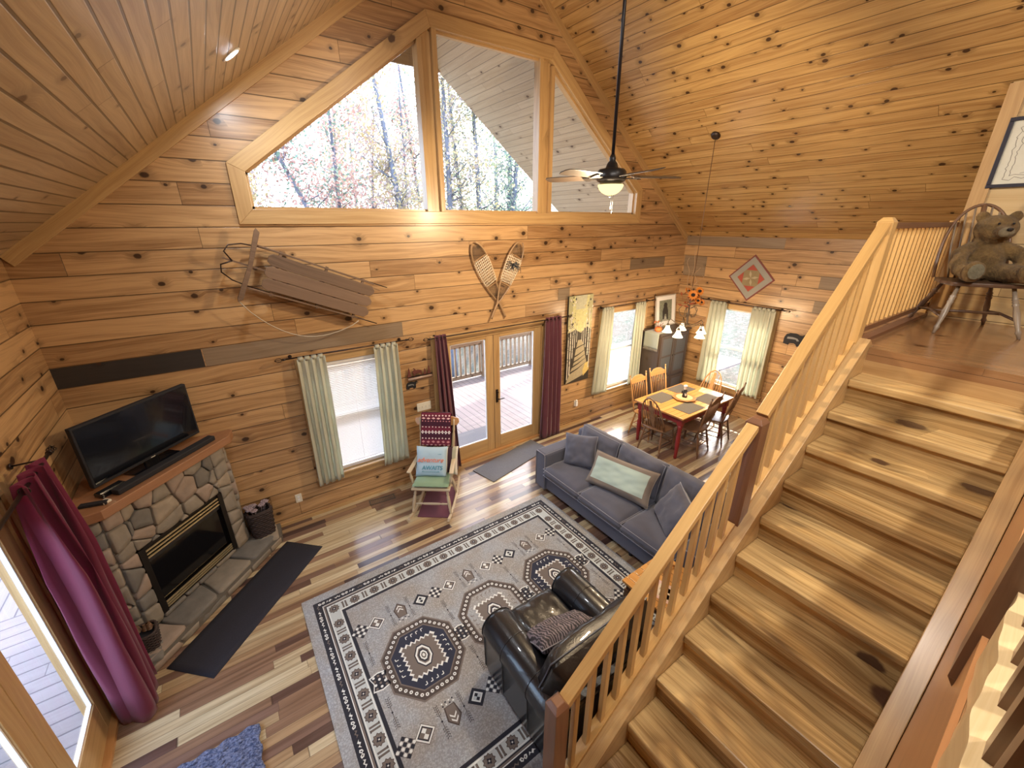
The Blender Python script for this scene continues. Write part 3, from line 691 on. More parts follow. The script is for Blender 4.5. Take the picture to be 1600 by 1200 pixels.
# core behind the stones: prism to the walls (plan polygon)
def plan(pts, z0, z1, m=0, mbx=None):
    (mbx or mb).prism([(p[0], p[1]) for p in pts], (0, 0, z0), (1, 0, 0), (0, 1, 0), (0, 0, z1-z0), m)
A, B = FP(uL, nF, 0), FP(uR, nF, 0)
fb = (-.435, .445, .15, .89)
P0 = FP(uL, nF-.02, 0); P1 = FP(fb[0], nF-.02, 0); P2 = FP(fb[0], nF-.3, 0); P3 = FP(fb[1], nF-.3, 0); P4 = FP(fb[1], nF-.02, 0); P5 = FP(uR, nF-.02, 0)
Wl = (.012, P0.y+(P0.x-.012)*1.0); Wr = (P5.x, -.022)
Wl = (.012, P0.y+.0)
plan([P0, P1, P2, P3, P4, P5, (P5.x, -.022), (.012, -.022), (.012, P0.y)], fb[2], fb[3])
plan([P0, P5, (P5.x, -.022), (.012, -.022), (.012, P0.y)], 0.0, fb[2]); plan([P0, P5, (P5.x, -.022), (.012, -.022), (.012, P0.y)], fb[3], mZ)
mb.build('chimney_core', mortar, fp)
mb = MB(); stonework(mb, uL, uR, hH, mZ, FP(0, nF-.02, 0), uu_, zz_, nn_, 5, fb, .20, (.028, .045)); mb.build('stone_facing', stones, fp)
mb = MB(); stonework(mb, .02, P0.x, hH, mZ, (0, P0.y, 0), (1, 0, 0), (0, 0, 1), (0, -1, 0), 9, None, .17); mb.build('stone_facing', stones, fp)
mb = MB(); stonework(mb, -P5.y-.17+.0, -.02-.0, hH, mZ, (P5.x, 0, 0), (0, 1, 0), (0, 0, 1), (1, 0, 0), 11, None, .16) if False else stonework(mb, P5.y, -.025, hH, mZ, (P5.x, 0, 0), (0, 1, 0), (0, 0, 1), (1, 0, 0), 11, None, .16)
mb.build('stone_facing', stones, fp)
# hearth slab
nH = 1.16; u0, u1 = -.86, .78
HP = [FP(u0, nH, 0), FP(u1-.02, nH, 0), V((FP(u1, nH, 0).x, -.022, 0)), V((.012, -.022, 0)), V((.012, FP(u0, nH, 0).y, 0))]
def hearth(mb): plan([(p.x, p.y) for p in HP], 0, hH-.03, 0, mb)
mb = MB(); hearth(mb); mb.build('hearth_base', mortar, fp)
mb = MB(); stonework(mb, u0+.02, u1-.06, 0.0, .31, FP(0, nF-.02, hH-.03), uu_, nn_, zz_, 21, None, .36, (.028, .034)); stonework(mb, u0+.02, u1-.04, 0.005, .075, FP(0, nH-.02, 0), uu_, zz_, nn_, 22, None, .26, (.02, .03))
stonework(mb, .03, .30, 0, .27, (0, FP(u0, nH, 0).y+.05, hH-.03), (1, 0, 0), (0, 1, 0), zz_, 23, None, .22, (.028, .034)); stonework(mb, 1.02, 1.33, -.33, -.03, (0, 0, hH-.03), (1, 0, 0), (0, 1, 0), zz_, 24, None, .25, (.028, .034))
mb.build('hearth_stone', stones, fp)
# mantel
mb = MB(); mn = nF+.09
ML = [FP(-.60, mn, 0), FP(.655, mn, 0), V((FP(.655, mn, 0).x+.03, -.06, 0)), V((FP(.655, mn, 0).x+.03-.02, -.022, 0)), V((.012, -.022, 0)), V((.012, FP(-.6, mn, 0).y+.03, 0)), V((.10, FP(-.6, mn, 0).y-.02, 0))]
mb.prism([(FP(0, 0, 0).x+p.dot(uu_), p.dot(nn_)) for p in ML], (0, 0, mZ), uu_, nn_, (0, 0, .085), uoff=(0, 0))
mb.build('mantel', wood('mantel_wood', (.34, .17, .085), (.24, .11, .05), None, kn=0, tone=.1), fp, bevel=.006)
# insert
mb = MB(); f0, f1, f2, f3 = fb
def fbx(a, b, n0, n1, c, d, m=0): mb.obox(FP((a+b)/2, (n0+n1)/2, (c+d)/2), uu_*((b-a)/2), nn_*((n1-n0)/2), zz_*((d-c)/2), m)
fbx(f0, f0+.05, nF-.25, nF+.015, f2, f3); fbx(f1-.05, f1, nF-.25, nF+.015, f2, f3); fbx(f0, f1, nF-.25, nF-.0, f3-.03, f3); fbx(f0, f1, nF-.25, nF, f2, f2+.02); fbx(f0, f1, nF-.29, nF-.25, f2, f3)
fb_o = mb.build('insert', black_m, fp)
brass = plain('pale_brass', (.70, .58, .36), .3, .8)
for z0, k in ((f3-.045, -1), (f2+.035, 1)):
    for i in range(3):
        mb = MB(); z = z0+k*i*.036*(1 if k < 0 else .75); fbx(f0+.055, f1-.055, nF+.002, nF+.013, z-.0075, z+.0075); mb.build('louver', brass, fb_o)
mb = MB(); fbx(f0+.05, f1-.05, nF-.03, nF-.02, f2+.12, f3-.13); mb.build('fire_glass', plain('dark_glass', (.004, .004, .005), .08), fb_o)
mb = MB(); fbx(f0+.05, f1-.05, nF-.03, nF-.005, f3-.175, f3-.13); mb.build('hood', plain('dark_grey_metal', (.05, .05, .055), .4, .6), fb_o)
# television on the mantel
tv = thing('television', 'flat black television standing on the stone fireplace mantel', 'television', FP(.07, .68, mZ+.085))
tn = .67; a0, a1, z0, z1 = -.43, .575, 1.525, 2.075
def tbx(mb, a, b, n0, n1, c, d, m=0): mb.obox(FP((a+b)/2, (n0+n1)/2, (c+d)/2), uu_*((b-a)/2), nn_*((n1-n0)/2), zz_*((d-c)/2), m)
mb = MB(); tbx(mb, a0, a1, tn-.045, tn, z0, z1); mb.build('casing', matblk, tv, bevel=.006)
mb = MB(); tbx(mb, a0+.018, a1-.018, tn, tn+.002, z0+.03, z1-.018); mb.build('screen', tvblk, tv)
mb = MB(); tbx(mb, -.15, .28, tn-.08, tn+.10, mZ+.0855, mZ+.10); tbx(mb, .0, .13, tn-.04, tn-.015, mZ+.10, z0+.05); mb.build('stand', tvblk, tv, bevel=.003)
mb = MB(); tbx(mb, .05, .09, tn+.001, tn+.003, z0+.008, z0+.014); mb.build('logo_badge', ivory, tv)
mb = MB(); tbx(mb, -.41, .55, .79, .87, mZ+.0855, mZ+.135); o = mb.build('soundbar', matblk, bevel=.01, label='long black soundbar lying in front of the television', cat='soundbar')
mb = MB(); tbx(mb, -.47, -.27, .70, .785, mZ+.0855, mZ+.125); mb.build('cable_box', tvblk, bevel=.005, label='small black media box at left end of mantel', cat='media box')
rm = thing('remote_control', 'black remote control at the left mantel edge', 'remote', FP(-.56, .83, mZ+.0855)); mb = MB(); mb.obox(FP(-.55, .80, mZ+.098), (uu_*.5+nn_*.86)*.09, (uu_*.86-nn_*.5)*.024, zz_*.0115); mb.build('body', matblk, rm, bevel=.004)
mb = MB(); tbx(mb, -.535, -.475, .82, .88, mZ+.0855, mZ+.105); mb.build('thermostat_remote', ivory, bevel=.004, label='small pale square remote on mantel beside the black remote', cat='remote')
# baskets on hearth
def basket(name, label, c, w, d, h, rz, flowers):
    t = thing(name, label, 'basket', c, rz); wk = plain('dark_wicker', (.045, .03, .028), .8, 0, .5, 90, .8, 120)
    mb = MB(); n = 12
    for k in range(n):
        z = h*(k+.5)/n; s_ = .82+.18*z/h; pts = []
        for i in range(28):
            an = i/28*2*pi; rr_ = (abs(cos(an))**4+abs(sin(an))**4)**(-.25); off_ = .006*(1 if (i+k) % 2 else -1)
            pts.append((cos(an)*rr_*(w/2*s_+off_), sin(an)*rr_*(d/2*s_+off_), z))
        mb.tube(pts, h/n*.56, 5, closed=True)
    mb.box(-w*.38, w*.38, -d*.38, d*.38, 0, .01); mb.build('weave', wk, t, world=False)
    mb = MB(); mb.tube([(w*.47*cos(a*pi/10)*(abs(cos(a*pi/10))**4+abs(sin(a*pi/10))**4)**(-.25), d*.47*sin(a*pi/10)*(abs(cos(a*pi/10))**4+abs(sin(a*pi/10))**4)**(-.25), h) for a in range(20)], .012, 6, closed=True); mb.build('rim', wk, t, world=False)
    mb = MB(); mb.box(-w*.40, w*.40, -d*.40, d*.40, h*.5, h*.75); mb.build('filling', matblk, t, world=False)
    return t
bk = basket('wicker_basket', 'dark wicker basket of dried mauve flowers at right of the fireplace', (1.19, -.15, hH+.005), .25, .19, .33, radians(8), 1)
fl = plain('dried_mauve_petals', (.30, .24, .27), .8, 0, .3, 40)
for k in range(11):
    x, y = R.uniform(-.10, .10), R.uniform(-.07, .07); z = .35+R.uniform(0, .07); mb = MB()
    for i in range(6):
        an = i*pi/3+k; mb.ell((x+.022*cos(an), y+.022*sin(an), z), .017, .017, .009, 0, 8, 5)
    mb.ell((x, y, z+.006), .012, .012, .01, 0, 8, 5); mb.tube([(x*.5, y*.5, .22), (x, y, z)], .002, 4); mb.build('dried_flower', fl, bk, world=False)
bk = basket('wicker_basket', 'low dark basket of pine cones at left end of the hearth', (.19, -1.19, hH+.005), .20, .19, .17, radians(5), 0)
for k in range(7):
    mb = MB(); x, y = R.uniform(-.06, .06), R.uniform(-.06, .06)
    for i in range(5): mb.lathe((x, y, .15+i*.012), [(0, .02-.003*i), (.008, .024-.004*i), (.012, .01)], 9)
    mb.build('pine_cone', brown_w, bk, world=False)
# hearth mat
mb = MB(); mb.grid(lambda a, b: FP(-.79+1.54*a, 1.215+.47*b, .006+.005*max(0, noise.noise(V((a*4, b*2, 1))))), 24, 8); o = mb.build('hearth_mat', plain('charcoal_mat', (.018, .018, .028), .95, 0, .3, 80), label='long black mat on the floor in front of the fireplace', cat='mat'); m_ = o.modifiers.new('s', 'SOLIDIFY'); m_.thickness = .008; m_.offset = 1
# ------------------------------------------------------------------ wall decor
def sil(poly): return [(x, y) for x, y in poly]
# sled: local frame, x along the runners (front at -x), on the wall plane y=-.1
sl = thing('wooden_sled', 'antique wooden runner sled hung tilted on the gable wall', 'sled', (2.25, 0, 2.9))
th = -.40; sx = V((cos(th), 0, sin(th))); sz = V((-sin(th), 0, cos(th))); so = V((2.24, -.10, 2.93)); sy = V((0, -1, 0))
def SP(a, b, c): return so+sx*a+sz*b+sy*c   # a along, b across (up), c out of wall
for b in (-.125, 0, .125):
    mb = MB(); w = .059; mb.prism([(-.50, -w*.5), (-.46, -w), (.56, -w), (.60, -w*.3), (.60, w*.3), (.56, w), (-.46, w), (-.50, w*.5)], SP(0, b, .06), sx, sz, sy*.014); mb.build('deck_slat', aged_w, sl, bevel=.003)
for b in (-.215, .215):
    mb = MB(); mb.bar(SP(-.62, b, .045), SP(.58, b, .045), .028, .018); mb.build('side_rail', aged_w, sl, bevel=.003)
    mb = MB(); s_ = 1 if b > 0 else -1
    pts = [SP(.76, b*1.05, -.01), SP(.3, b*1.02, -.045), SP(-.35, b*1.0, -.045), SP(-.60, b*.95, -.03), SP(-.74, b*.85, .01), SP(-.84, b*.62, .06), SP(-.86, b*.30, .075), SP(-.78, 0.0, .07)]
    mb.tube(pts, [.006]*5+[.007]*3, 6); mb.build('runner', iron, sl)
for a in (-.40, .05, .45):
    mb = MB(); mb.bar(SP(a, -.235, .04), SP(a, .235, .04), .03, .025); mb.build('cross_bar', aged_w, sl)
    for b in (-.215, .215): mb = MB(); mb.tube([SP(a-.05, b, -.04), SP(a-.02, b, .0), SP(a, b, .04)], .007, 6); mb.tube([SP(a+.05, b, -.04), SP(a+.02, b, .0), SP(a, b, .04)], .007, 6); mb.build('stanchion', iron, sl)
mb = MB(); L = [(-.60, -.40), (-.60, .40)]; mb.prism([(-.02, -.37), (.02, -.34), (.03, 0), (.02, .34), (-.02, .37), (-.03, .34), (-.01, 0), (-.03, -.34)], SP(-.64, 0, .07), sx, sz, sy*.022); mb.build('steering_bar', aged_w, sl, bevel=.004)
mb = MB(); mb.bar(SP(-.86, 0, .055), SP(-.45, 0, .055), .03, .016); mb.build('front_strut', aged_w, sl)
mb = MB(); A_ = SP(-.66, -.36, .08); B_ = SP(.52, -.24, .07); mb.tube([A_.lerp(B_, t/14)+V((0, 0, -.34*sin(pi*t/14)**.8*(1-.3*t/14)))+V((0, .05*sin(pi*t/14), 0)) for t in range(15)], .005, 6); mb.build('pull_rope', plain('pale_rope', (.45, .38, .28), .9), sl)
# snowshoes
def snowshoe(label, c, ang, depth, tuft):
    t = thing('snowshoe', label, 'snowshoe', (c[0], 0, c[1]), group=None)
    ex = V((cos(ang), 0, sin(ang))); ey = V((-sin(ang), 0, cos(ang))); o_ = V((c[0], -depth, c[1])); fr = wood('snowshoe_frame', (.42, .27, .14), (.25, .15, .08), None, kn=0)
    def P(a, b, d=0): return o_+ex*a+ey*b+V((0, -d, 0))
    def wd(b):  # half width along length b (-.62 tail .. .52 tip)
        return .118*max(0.0, 1-((b-.22)/.295)**2)**.5+.001 if b > .22 else .006+.113*max(0.0, 1-((.22-b)/.62)**2)**.9 if b > -.40 else .006
    pts = [P(wd(-.66+1.17*k/30), -.66+1.17*k/30) for k in range(31)]; pts2 = [P(-wd(-.66+1.17*k/30), -.66+1.17*k/30) for k in range(31)][::-1]
    mb = MB(); mb.tube(pts, .011, 7); mb.tube(pts2, .011, 7); mb.build('frame', fr, t)
    mb = MB()
    for b in (-.12, .30): mb.bar(P(-wd(b), b), P(wd(b), b), .022, .012)
    mb.build('crossbar', fr, t)
    mb = MB()
    for k in range(11):
        b = -.10+.36*k/10; b2 = b+.02; mb.tube([P(-wd(b), b, .006), P(wd(b2), b2, .006)], .0055, 4)
    for k in range(7):
        f = -1+2*(k+.5)/7; mb.tube([P(f*wd(-.1)*.9, -.1, .007), P(f*wd(.26)*.9, .28, .009)], .005, 4)
    for k in range(16):
        b = -.08+.33*k/15
        for s_ in (1, -1): mb.ell(P(s_*wd(b), b, 0), .015, .015, .009, 0, 6, 4)
    for s_ in (1, -1):
        for k in range(3): mb.tube([P(s_*wd(.2)*(.95-.22*k), .2, .004), P(s_*wd(.3)*(.95-.22*k), .3, .004)], .004, 4)
    mb.build('rawhide_lacing', plain('rawhide', (.75, .66, .50), .7), t)
    mb = MB()
    for k in range(14):
        f = (k+1)/15; b = -.12-.26*f; mb.tube([P(-wd(b)*.98, b), P(wd(b)*.98, b)], .002, 3)
    for k in range(12):
        f = -1+2*(k+.5)/12; mb.tube([P(f*wd(-.13), -.13), P(f*wd(-.3)*.8, -.36)], .002, 3)
    mb.build('heel_netting', plain('brown_webbing2', (.16, .11, .07), .8), t); mb = MB()
    for k in range(14): b = .31+.17*(k+1)/15; mb.tube([P(-wd(b)*.98, b), P(wd(b)*.98, b)], .002, 3)
    for k in range(12): f = -1+2*(k+.5)/12; mb.tube([P(f*wd(.31), .31), P(f*wd(.44)*.9, .46)], .002, 3)
    mb.build('toe_netting', plain('brown_webbing', (.16, .11, .07), .8), t)
    if tuft:
        mb = MB()
        for k in range(40): a, b = R.gauss(0, .04), .17+R.gauss(0, .035); mb.tube([P(a*.4, .17, .01), P(a*1.6, b, .04+R.uniform(-.02, .02)), P(a*2, b-.02, .02)], .004, 3)
        mb.build('binding', plain('grey_fur', (.06, .07, .08), .95), t)
snowshoe('left snowshoe of the crossed pair, pale lacing, above the patio doors', (4.50, 2.855), radians(25.5), .045, False)
snowshoe('right snowshoe of the crossed pair, dark binding tuft, above the patio doors', (4.81, 2.855), radians(-27), .085, True)
# moose shelf
sh = thing('wall_shelf', 'tiny log shelf with cutout trees and moose by the patio doors', 'shelf', (3.36, 0, 1.60))
mb = MB(); mb.tube([(3.19, -.04, 1.60), (3.54, -.04, 1.60)], .022, 10); mb.build('log', wood('birch_log', (.50, .36, .28), (.36, .25, .19), None, kn=0), sh)
mb = MB(); mb.box(3.19, 3.54, -.06, -.02, 1.622, 1.630); mb.build('ledge', iron, sh)
for x, w, h in ((3.215, .03, .13), (3.44, .022, .09), (3.50, .026, .115)):
    mb = MB(); mb.prism([(-w, 0), (w, 0), (w*.55, h*.4), (w*.7, h*.4), (w*.35, h*.7), (w*.45, h*.7), (0, h), (-w*.45, h*.7), (-w*.35, h*.7), (-w*.7, h*.4), (-w*.55, h*.4)], (x, -.035, 1.63), (1, 0, 0), (0, 0, 1), (0, -.008, 0)); mb.build('tree_cutout', plain('rust_brown', (.12, .035, .025), .6), sh)
mb = MB(); mb.prism([(-.07, .03), (-.065, 0), (-.055, 0), (-.05, .03), (.02, .035), (.03, 0), (.04, 0), (.045, .05), (.04, .07), (-.01, .085), (-.035, .08), (-.045, .095), (-.06, .115), (-.075, .105), (-.06, .09), (-.085, .07), (-.09, .06)], (3.35, -.035, 1.63), (1, 0, 0), (0, 0, 1), (0, -.008, 0)); mb.build('moose_cutout', plain('rust_brown2', (.12, .035, .025), .6), sh)
def bearsil(label, o, au, s_, dep):
    t = thing('bear_plaque', label, 'wall plaque', o); o, au = V(o), V(au); dep = V(dep)
    body = [(-.5, -.30), (-.36, -.32), (-.26, -.34), (-.22, -.24), (.0, -.22), (.10, -.26), (.14, -.36), (.36, -.30), (.34, -.05), (.40, .05), (.52, .04), (.58, .14), (.46, .27), (.38, .30), (.34, .25), (.18, .24), (.0, .30), (-.25, .28), (-.42, .20), (-.50, .02)]
    mb = MB(); mb.prism([(x*s_, y*s_) for x, y in body], o, au, (0, 0, 1), dep); mb.build('body', matblk, t, bevel=.002)
    mb = MB(); mb.prism([(x*s_, y*s_) for x, y in [(-.36, -.03), (.05, .0), (.12, -.08), (.22, -.05), (.12, .06), (-.10, .10), (-.34, .08)]], o+dep, au, (0, 0, 1), dep*.15); mb.build('canoe_relief', plain('grey_relief', (.20, .20, .20), .6), t)
    mb = MB(); mb.prism([(x*s_, y*s_) for x, y in [(.42, .10), (.50, .10), (.52, .16), (.44, .18)]], o+dep, au, (0, 0, 1), dep*.2); mb.build('muzzle', plain('tan', (.45, .30, .15), .6), t)
bearsil('small black bear plaque just under the log shelf', (3.25, -.001, 1.50), (1, 0, 0), .16, (0, -.012, 0))
bearsil('larger black bear plaque on the dining wall right of the window', (W_-.001, -2.31, 1.72), (0, -1, 0), .33, (-.014, 0, 0))
def plate(name, label, x, z, w, h, n, sw, tip=False):
    t = thing(name, label, 'switch' if sw else 'outlet', (x, 0, z)); mb = MB(); mb.box(x-w/2, x+w/2, -.008, 0, z-h/2, z+h/2); mb.build('plate', ivory, t, bevel=.003)
    for k in range(n):
        xx = x-w/2+w*(k+.5)/n; mb = MB()
        if sw: mb.box(xx-.005, xx+.005, -.018, -.008, z-.012, z+.010); mb.build('toggle', ivory, t)
        else:
            for dz in (-.02, .02): mb.box(xx-.014, xx+.014, -.010, -.008, z+dz-.013, z+dz+.013)
            mb.build('socket', white_pl, t)
    return t
plate('light_switch', 'wide ivory switch plate left of the patio doors', 3.40, 1.14, .21, .125, 4, 1)
plate('wall_outlet', 'ivory wall outlet low beside the wicker flower basket', 1.63, .33, .075, .12, 1, 0)
o_ = plate('wall_outlet', 'outlet with plug-in freshener below the birch canvas', 6.38, .42, .075, .12, 1, 0)
mb = MB(); mb.box(6.355, 6.405, -.045, -.01, .37, .45); mb.ell((6.38, -.03, .47), .022, .018, .03, 0, 10, 6); mb.build('air_freshener', white_pl, o_, bevel=.004)
# birch canvas
cv = thing('canvas_painting', 'tall narrow canvas of birch trees lining a pale path', 'painting', (6.33, 0, .88))
x0, x1, z0, z1 = 6.06, 6.62, .88, 2.43
def pm(n, c): return plain('paint_'+n, c, .6, 0, .25, 25)
PM = [pm('shadow', (.035, .028, .02)), pm('sky', (.50, .50, .36)), pm('haze', (.60, .58, .28)), pm('birch', (.72, .68, .58)), pm('path', (.36, .31, .20)), pm('leaf', (.42, .40, .22)), pm('gold', (.55, .42, .14))]
mb = MB(); mb.box(x0, x1, -.045, -.010, z0, z1, 0); mb.build('canvas', PM[0], cv)
mb = MB(); rp = random.Random(4)
def pq(poly, k, m): mb.prism([(x0+(x1-x0)*a, z0+(z1-z0)*b) for a, b in poly], (0, -.045-k*.0006, 0), (1, 0, 0), (0, 0, 1), (0, -.0006, 0), m)
pq([(0, .55), (1, .55), (1, 1), (0, 1)], 0, 5); pq([(.18, .60), (.72, .60), (.85, 1), (.15, 1)], 1, 2); pq([(.30, .85), (.70, .85), (.75, 1), (.25, 1)], 2, 1)
for k in range(120):
    a, b = rp.uniform(0, 1), rp.uniform(.56, .99)
    if abs(a-.5) > .17 or rp.random() < .2: r_ = rp.uniform(.012, .035); pq([(a-r_, b), (a, b-r_*.5), (a+r_, b), (a, b+r_*.5)], 3, rp.choice((0, 5, 6, 3, 1)) if a > .6 or rp.random() < .7 else 0)
pq([(.0, .5), (1, .5), (1, .60), (.8, .64), (.55, .58), (.3, .63), (0, .59)], 3, 0)
pq([(.0, .0), (.70, .06), (.95, .13), (.80, .30), (.72, .42), (.60, .50), (.45, .50), (.38, .40), (.30, .22)], 1, 4); pq([(.75, .05), (1, .12), (.95, .22), (.80, .20), (.72, .12)], 4, 6)
for k, (y0_, y1_) in enumerate(((.14, .21), (.20, .265), (.25, .315), (.31, .37), (.40, .435))): pq([(.12, y0_-.035), (.5, y0_+.012), (.85, y1_+.01), (.9, y1_+.02), (.5, y0_+.026), (.12, y0_-.012)], 3, 0)
for a, w, lo, hi in ((.04, .03, .05, .55), (.13, .04, .10, .78), (.22, .03, .30, .70), (.30, .022, .42, .66), (.38, .015, .48, .66), (.60, .015, .48, .64), (.68, .022, .44, .70), (.77, .025, .40, .75), (.88, .04, .30, .85), (.96, .03, .14, .62)): pq([(a-w/2, lo), (a+w/2, lo), (a+w*.35, hi), (a-w*.35, hi)], 5, 3)
for k in range(60):
    a, w = rp.choice(((.04, .03), (.13, .04), (.88, .04), (.77, .025), (.96, .03), (.22, .03))); b = rp.uniform(.2, .7); pq([(a-w/2, b), (a+w/4, b+.002), (a+w/4, b+.008), (a-w/2, b+.006)], 6, 0)
mb.build('paint_layer', PM, cv)
# quilt square on dining wall
q = thing('quilt_square', 'diamond-hung quilt block, red and beige star, on dining wall', 'quilt', (W_, -1.39, 2.64))
QM = [cloth('quilt_brick', (.25, .07, .06)), cloth('quilt_grey', (.38, .37, .33)), cloth('quilt_red', (.48, .10, .07)), cloth('quilt_tan', (.34, .27, .15)), cloth('quilt_cream', (.52, .45, .30))]
mb = MB(); qc = (W_, -1.39, 2.64)
def dq(poly, k, m, th_=.002): mb.prism(poly, (W_-.012-k*.002 if k else W_-.001, qc[1], qc[2]), V((0, -1, 1)).normalized(), V((0, 1, 1)).normalized(), (-(.011 if not k else th_), 0, 0), m)
hh = .285
dq(rects(-hh, hh, -hh, hh), 0, 0); dq(rects(-hh*.92, hh*.92, -hh*.92, hh*.92), 1, 1); dq(rects(-hh*.60, hh*.60, -hh*.60, hh*.60), 2, 3)
for sx_, sy_ in ((1, 1), (1, -1), (-1, 1), (-1, -1)): dq([(sx_*hh*.58, sy_*hh*.58), (sx_*hh*.58, sy_*hh*.10), (sx_*hh*.10, sy_*hh*.58)], 3, 2)
for k in range(8):
    a = k*pi/4+.2; dq([(0, 0), (hh*.26*cos(a-.3), hh*.26*sin(a-.3)), (hh*.48*cos(a), hh*.48*sin(a)), (hh*.26*cos(a+.3), hh*.26*sin(a+.3))], 4, 4 if k % 2 else 3)
mb.build('patchwork', QM, q)
# ------------------------------------------------------------------ floor things
mb = MB(); mb.prism([(3.98, -.30), (4.08, -.74), (5.36, -.45), (5.30, -.05)], (0, 0, .001), (1, 0, 0), (0, 1, 0), (0, 0, .011)); mb.build('door_mat', plain('grey_door_mat', (.13, .13, .14), .95, 0, .25, 60, .5, 200), label='grey mat on the floor inside the patio doors', cat='mat')
vt = thing('floor_vent', 'narrow dark floor register near the blind window', 'vent', (2.6, -.19, 0)); mb = MB(); vr = (V((2.77, -.21, 0))-V((2.42, -.17, 0))).normalized(); vn = V((-vr.y, vr.x, 0))
for k in range(-7, 8): mb.obox(V((2.6, -.19, .003))+vr*(k*.022), vr*.004, vn*.045, V((0, 0, .002)), 0)
for s_ in (-1, 1): mb.obox(V((2.6, -.19, .003))+vn*.05*s_, vr*.17, vn*.008, V((0, 0, .003))); mb.obox(V((2.6, -.19, .003))+vr*.165*s_, vr*.008, vn*.055, V((0, 0, .003)))
mb.build('grille', plain('vent_grey', (.14, .12, .10), .5, .4), vt)
def bluemat():
    g = G('blue_chenille'); tc = g.n('TexCoord').outputs['Object']; n1 = g.noise(tc, 60, 3, .7)
    return g.done(g.mix(g.ss(n1, .35, .65), c4((.05, .07, .15)), c4((.22, .26, .42))), .95, 0, n1, 1.0, .02)
mb = MB(); mb.grid(lambda a, b: (.27+.64*a+.008*sin(b*40), -2.36-.95*b+.01*sin(a*30), .012+.010*sin(b*150)*abs(sin(a*22))+.004*noise.noise(V((a*20, b*25, 0)))), 60, 120); o = mb.build('shaggy_mat', bluemat(), label='blue grey shaggy mat at the side doors, bottom left', cat='mat'); m_ = o.modifiers.new('s', 'SOLIDIFY'); m_.thickness = .011; m_.offset = -1
# ------------------------------------------------------------------ the area rug, pattern inlaid layer by layer
def rugm(n, c, v=.25): return cloth('rug_'+n, c, [x*(1-v) for x in c], 0, 260, .95)
def rugfield():
    g = G('rug_field'); tc = g.n('TexCoord').outputs['Object']; n1 = g.noise(tc, 3, 3); n2 = g.noise(tc, 75, 3, .8)
    c = g.mix(g.ss(n1, .35, .65), c4((.41, .40, .385)), c4((.43, .47, .52))); c = g.mix(g.ss(n2, .4, .7), g.mix(1., c, c4((.62, .6, .58)), 'MULTIPLY'), c)
    return g.done(c, .95, 0, n2, .4, .003)
RM = [rugfield(), rugm('black', (.013, .014, .026)), rugm('cream', (.72, .75, .74), .1), rugm('umber', (.07, .052, .046)), rugm('pale', (.50, .55, .56), .12), rugm('taupe', (.17, .14, .125)), rugm('navy', (.018, .022, .048))]
RX0, RX1, RY0, RY1 = 1.37, 4.47, -3.83, -1.38
mb = MB(); mb.box(RX0, RX1, RY0, RY1, .0, .010, 0)
def fl_(poly, k, m): mb.flat(poly, (0, 0, .0101+k*.00025), (1, 0, 0), (0, 1, 0), m)
def frame(i0, i1, k, m):
    a0, a1, b0, b1 = RX0+i0, RX1-i0, RY0+i0, RY1-i0; c0, c1, d0, d1 = RX0+i1, RX1-i1, RY0+i1, RY1-i1
    for q_ in ([(a0, b0), (a1, b0), (c1, d0), (c0, d0)], [(a1, b0), (a1, b1), (c1, d1), (c1, d0)], [(a1, b1), (a0, b1), (c0, d1), (c1, d1)], [(a0, b1), (a0, b0), (c0, d0), (c0, d1)]): fl_(q_, k, m)
frame(.09, .165, 0, 1); frame(.165, .172, 0, 2); frame(.172, .186, 0, 5); frame(.186, .196, 0, 1); frame(.196, .315, 0, 4); frame(.315, .345, 0, 1); frame(.201, .207, 1, 2); frame(.302, .309, 1, 2)
def star(cx, cy, r, n, inner, rot=0): return [(cx+(r if k % 2 == 0 else r*inner)*cos(rot+k*pi/n), cy+(r if k % 2 == 0 else r*inner)*sin(rot+k*pi/n)) for k in range(2*n)]
def tp(poly, c, a): return [(c[0]+x*cos(a)-y*sin(a), c[1]+x*sin(a)+y*cos(a)) for x, y in poly]
def bar2(p, q_, w):
    p, q_ = V(p), V(q_); d = (q_-p).normalized(); n = V((-d.y, d.x))*w/2; return [tuple(p-n), tuple(q_-n), tuple(q_+n), tuple(p+n)]
def motif_run(a, b, ang, cnt):
    for k in range(1 if ang else 0, cnt if ang else cnt+1):
        c = (a[0]+(b[0]-a[0])*k/cnt, a[1]+(b[1]-a[1])*k/cnt)
        fl_(tp(star(0, 0, .052, 10, .78), c, ang), 2, 3); fl_(tp(star(0, 0, .046, 10, .74), c, ang), 3, 5)
        for j in range(4): fl_(tp([(0, 0), (.012, .010), (.024, 0), (.012, -.010)], c, ang+j*pi/2+.4), 4, 1)
        fl_(tp(rects(-.005, .005, -.005, .005), c, ang), 5, 2)
        if k < cnt:
            m_ = (c[0]+(b[0]-a[0])/cnt/2, c[1]+(b[1]-a[1])/cnt/2)
            for s_ in (-1, 1):
                fl_(tp(bar2((s_*.014, -.040), (s_*.014, .040), .015), m_, ang), 2, 3); fl_(tp(bar2((s_*.014, -.036), (s_*.014, .036), .007), m_, ang), 3, 5)
                fl_(tp(bar2((s_*.026, -.036*s_), (s_*.005, -.036*s_), .010), m_, ang), 2, 3)
i = .256
motif_run((RX0+i, RY1-i), (RX1-i, RY1-i), 0, 13); motif_run((RX0+i, RY0+i), (RX1-i, RY0+i), 0, 13)
motif_run((RX0+i, RY1-i), (RX0+i, RY0+i), pi/2, 10); motif_run((RX1-i, RY1-i), (RX1-i, RY0+i), pi/2, 10)
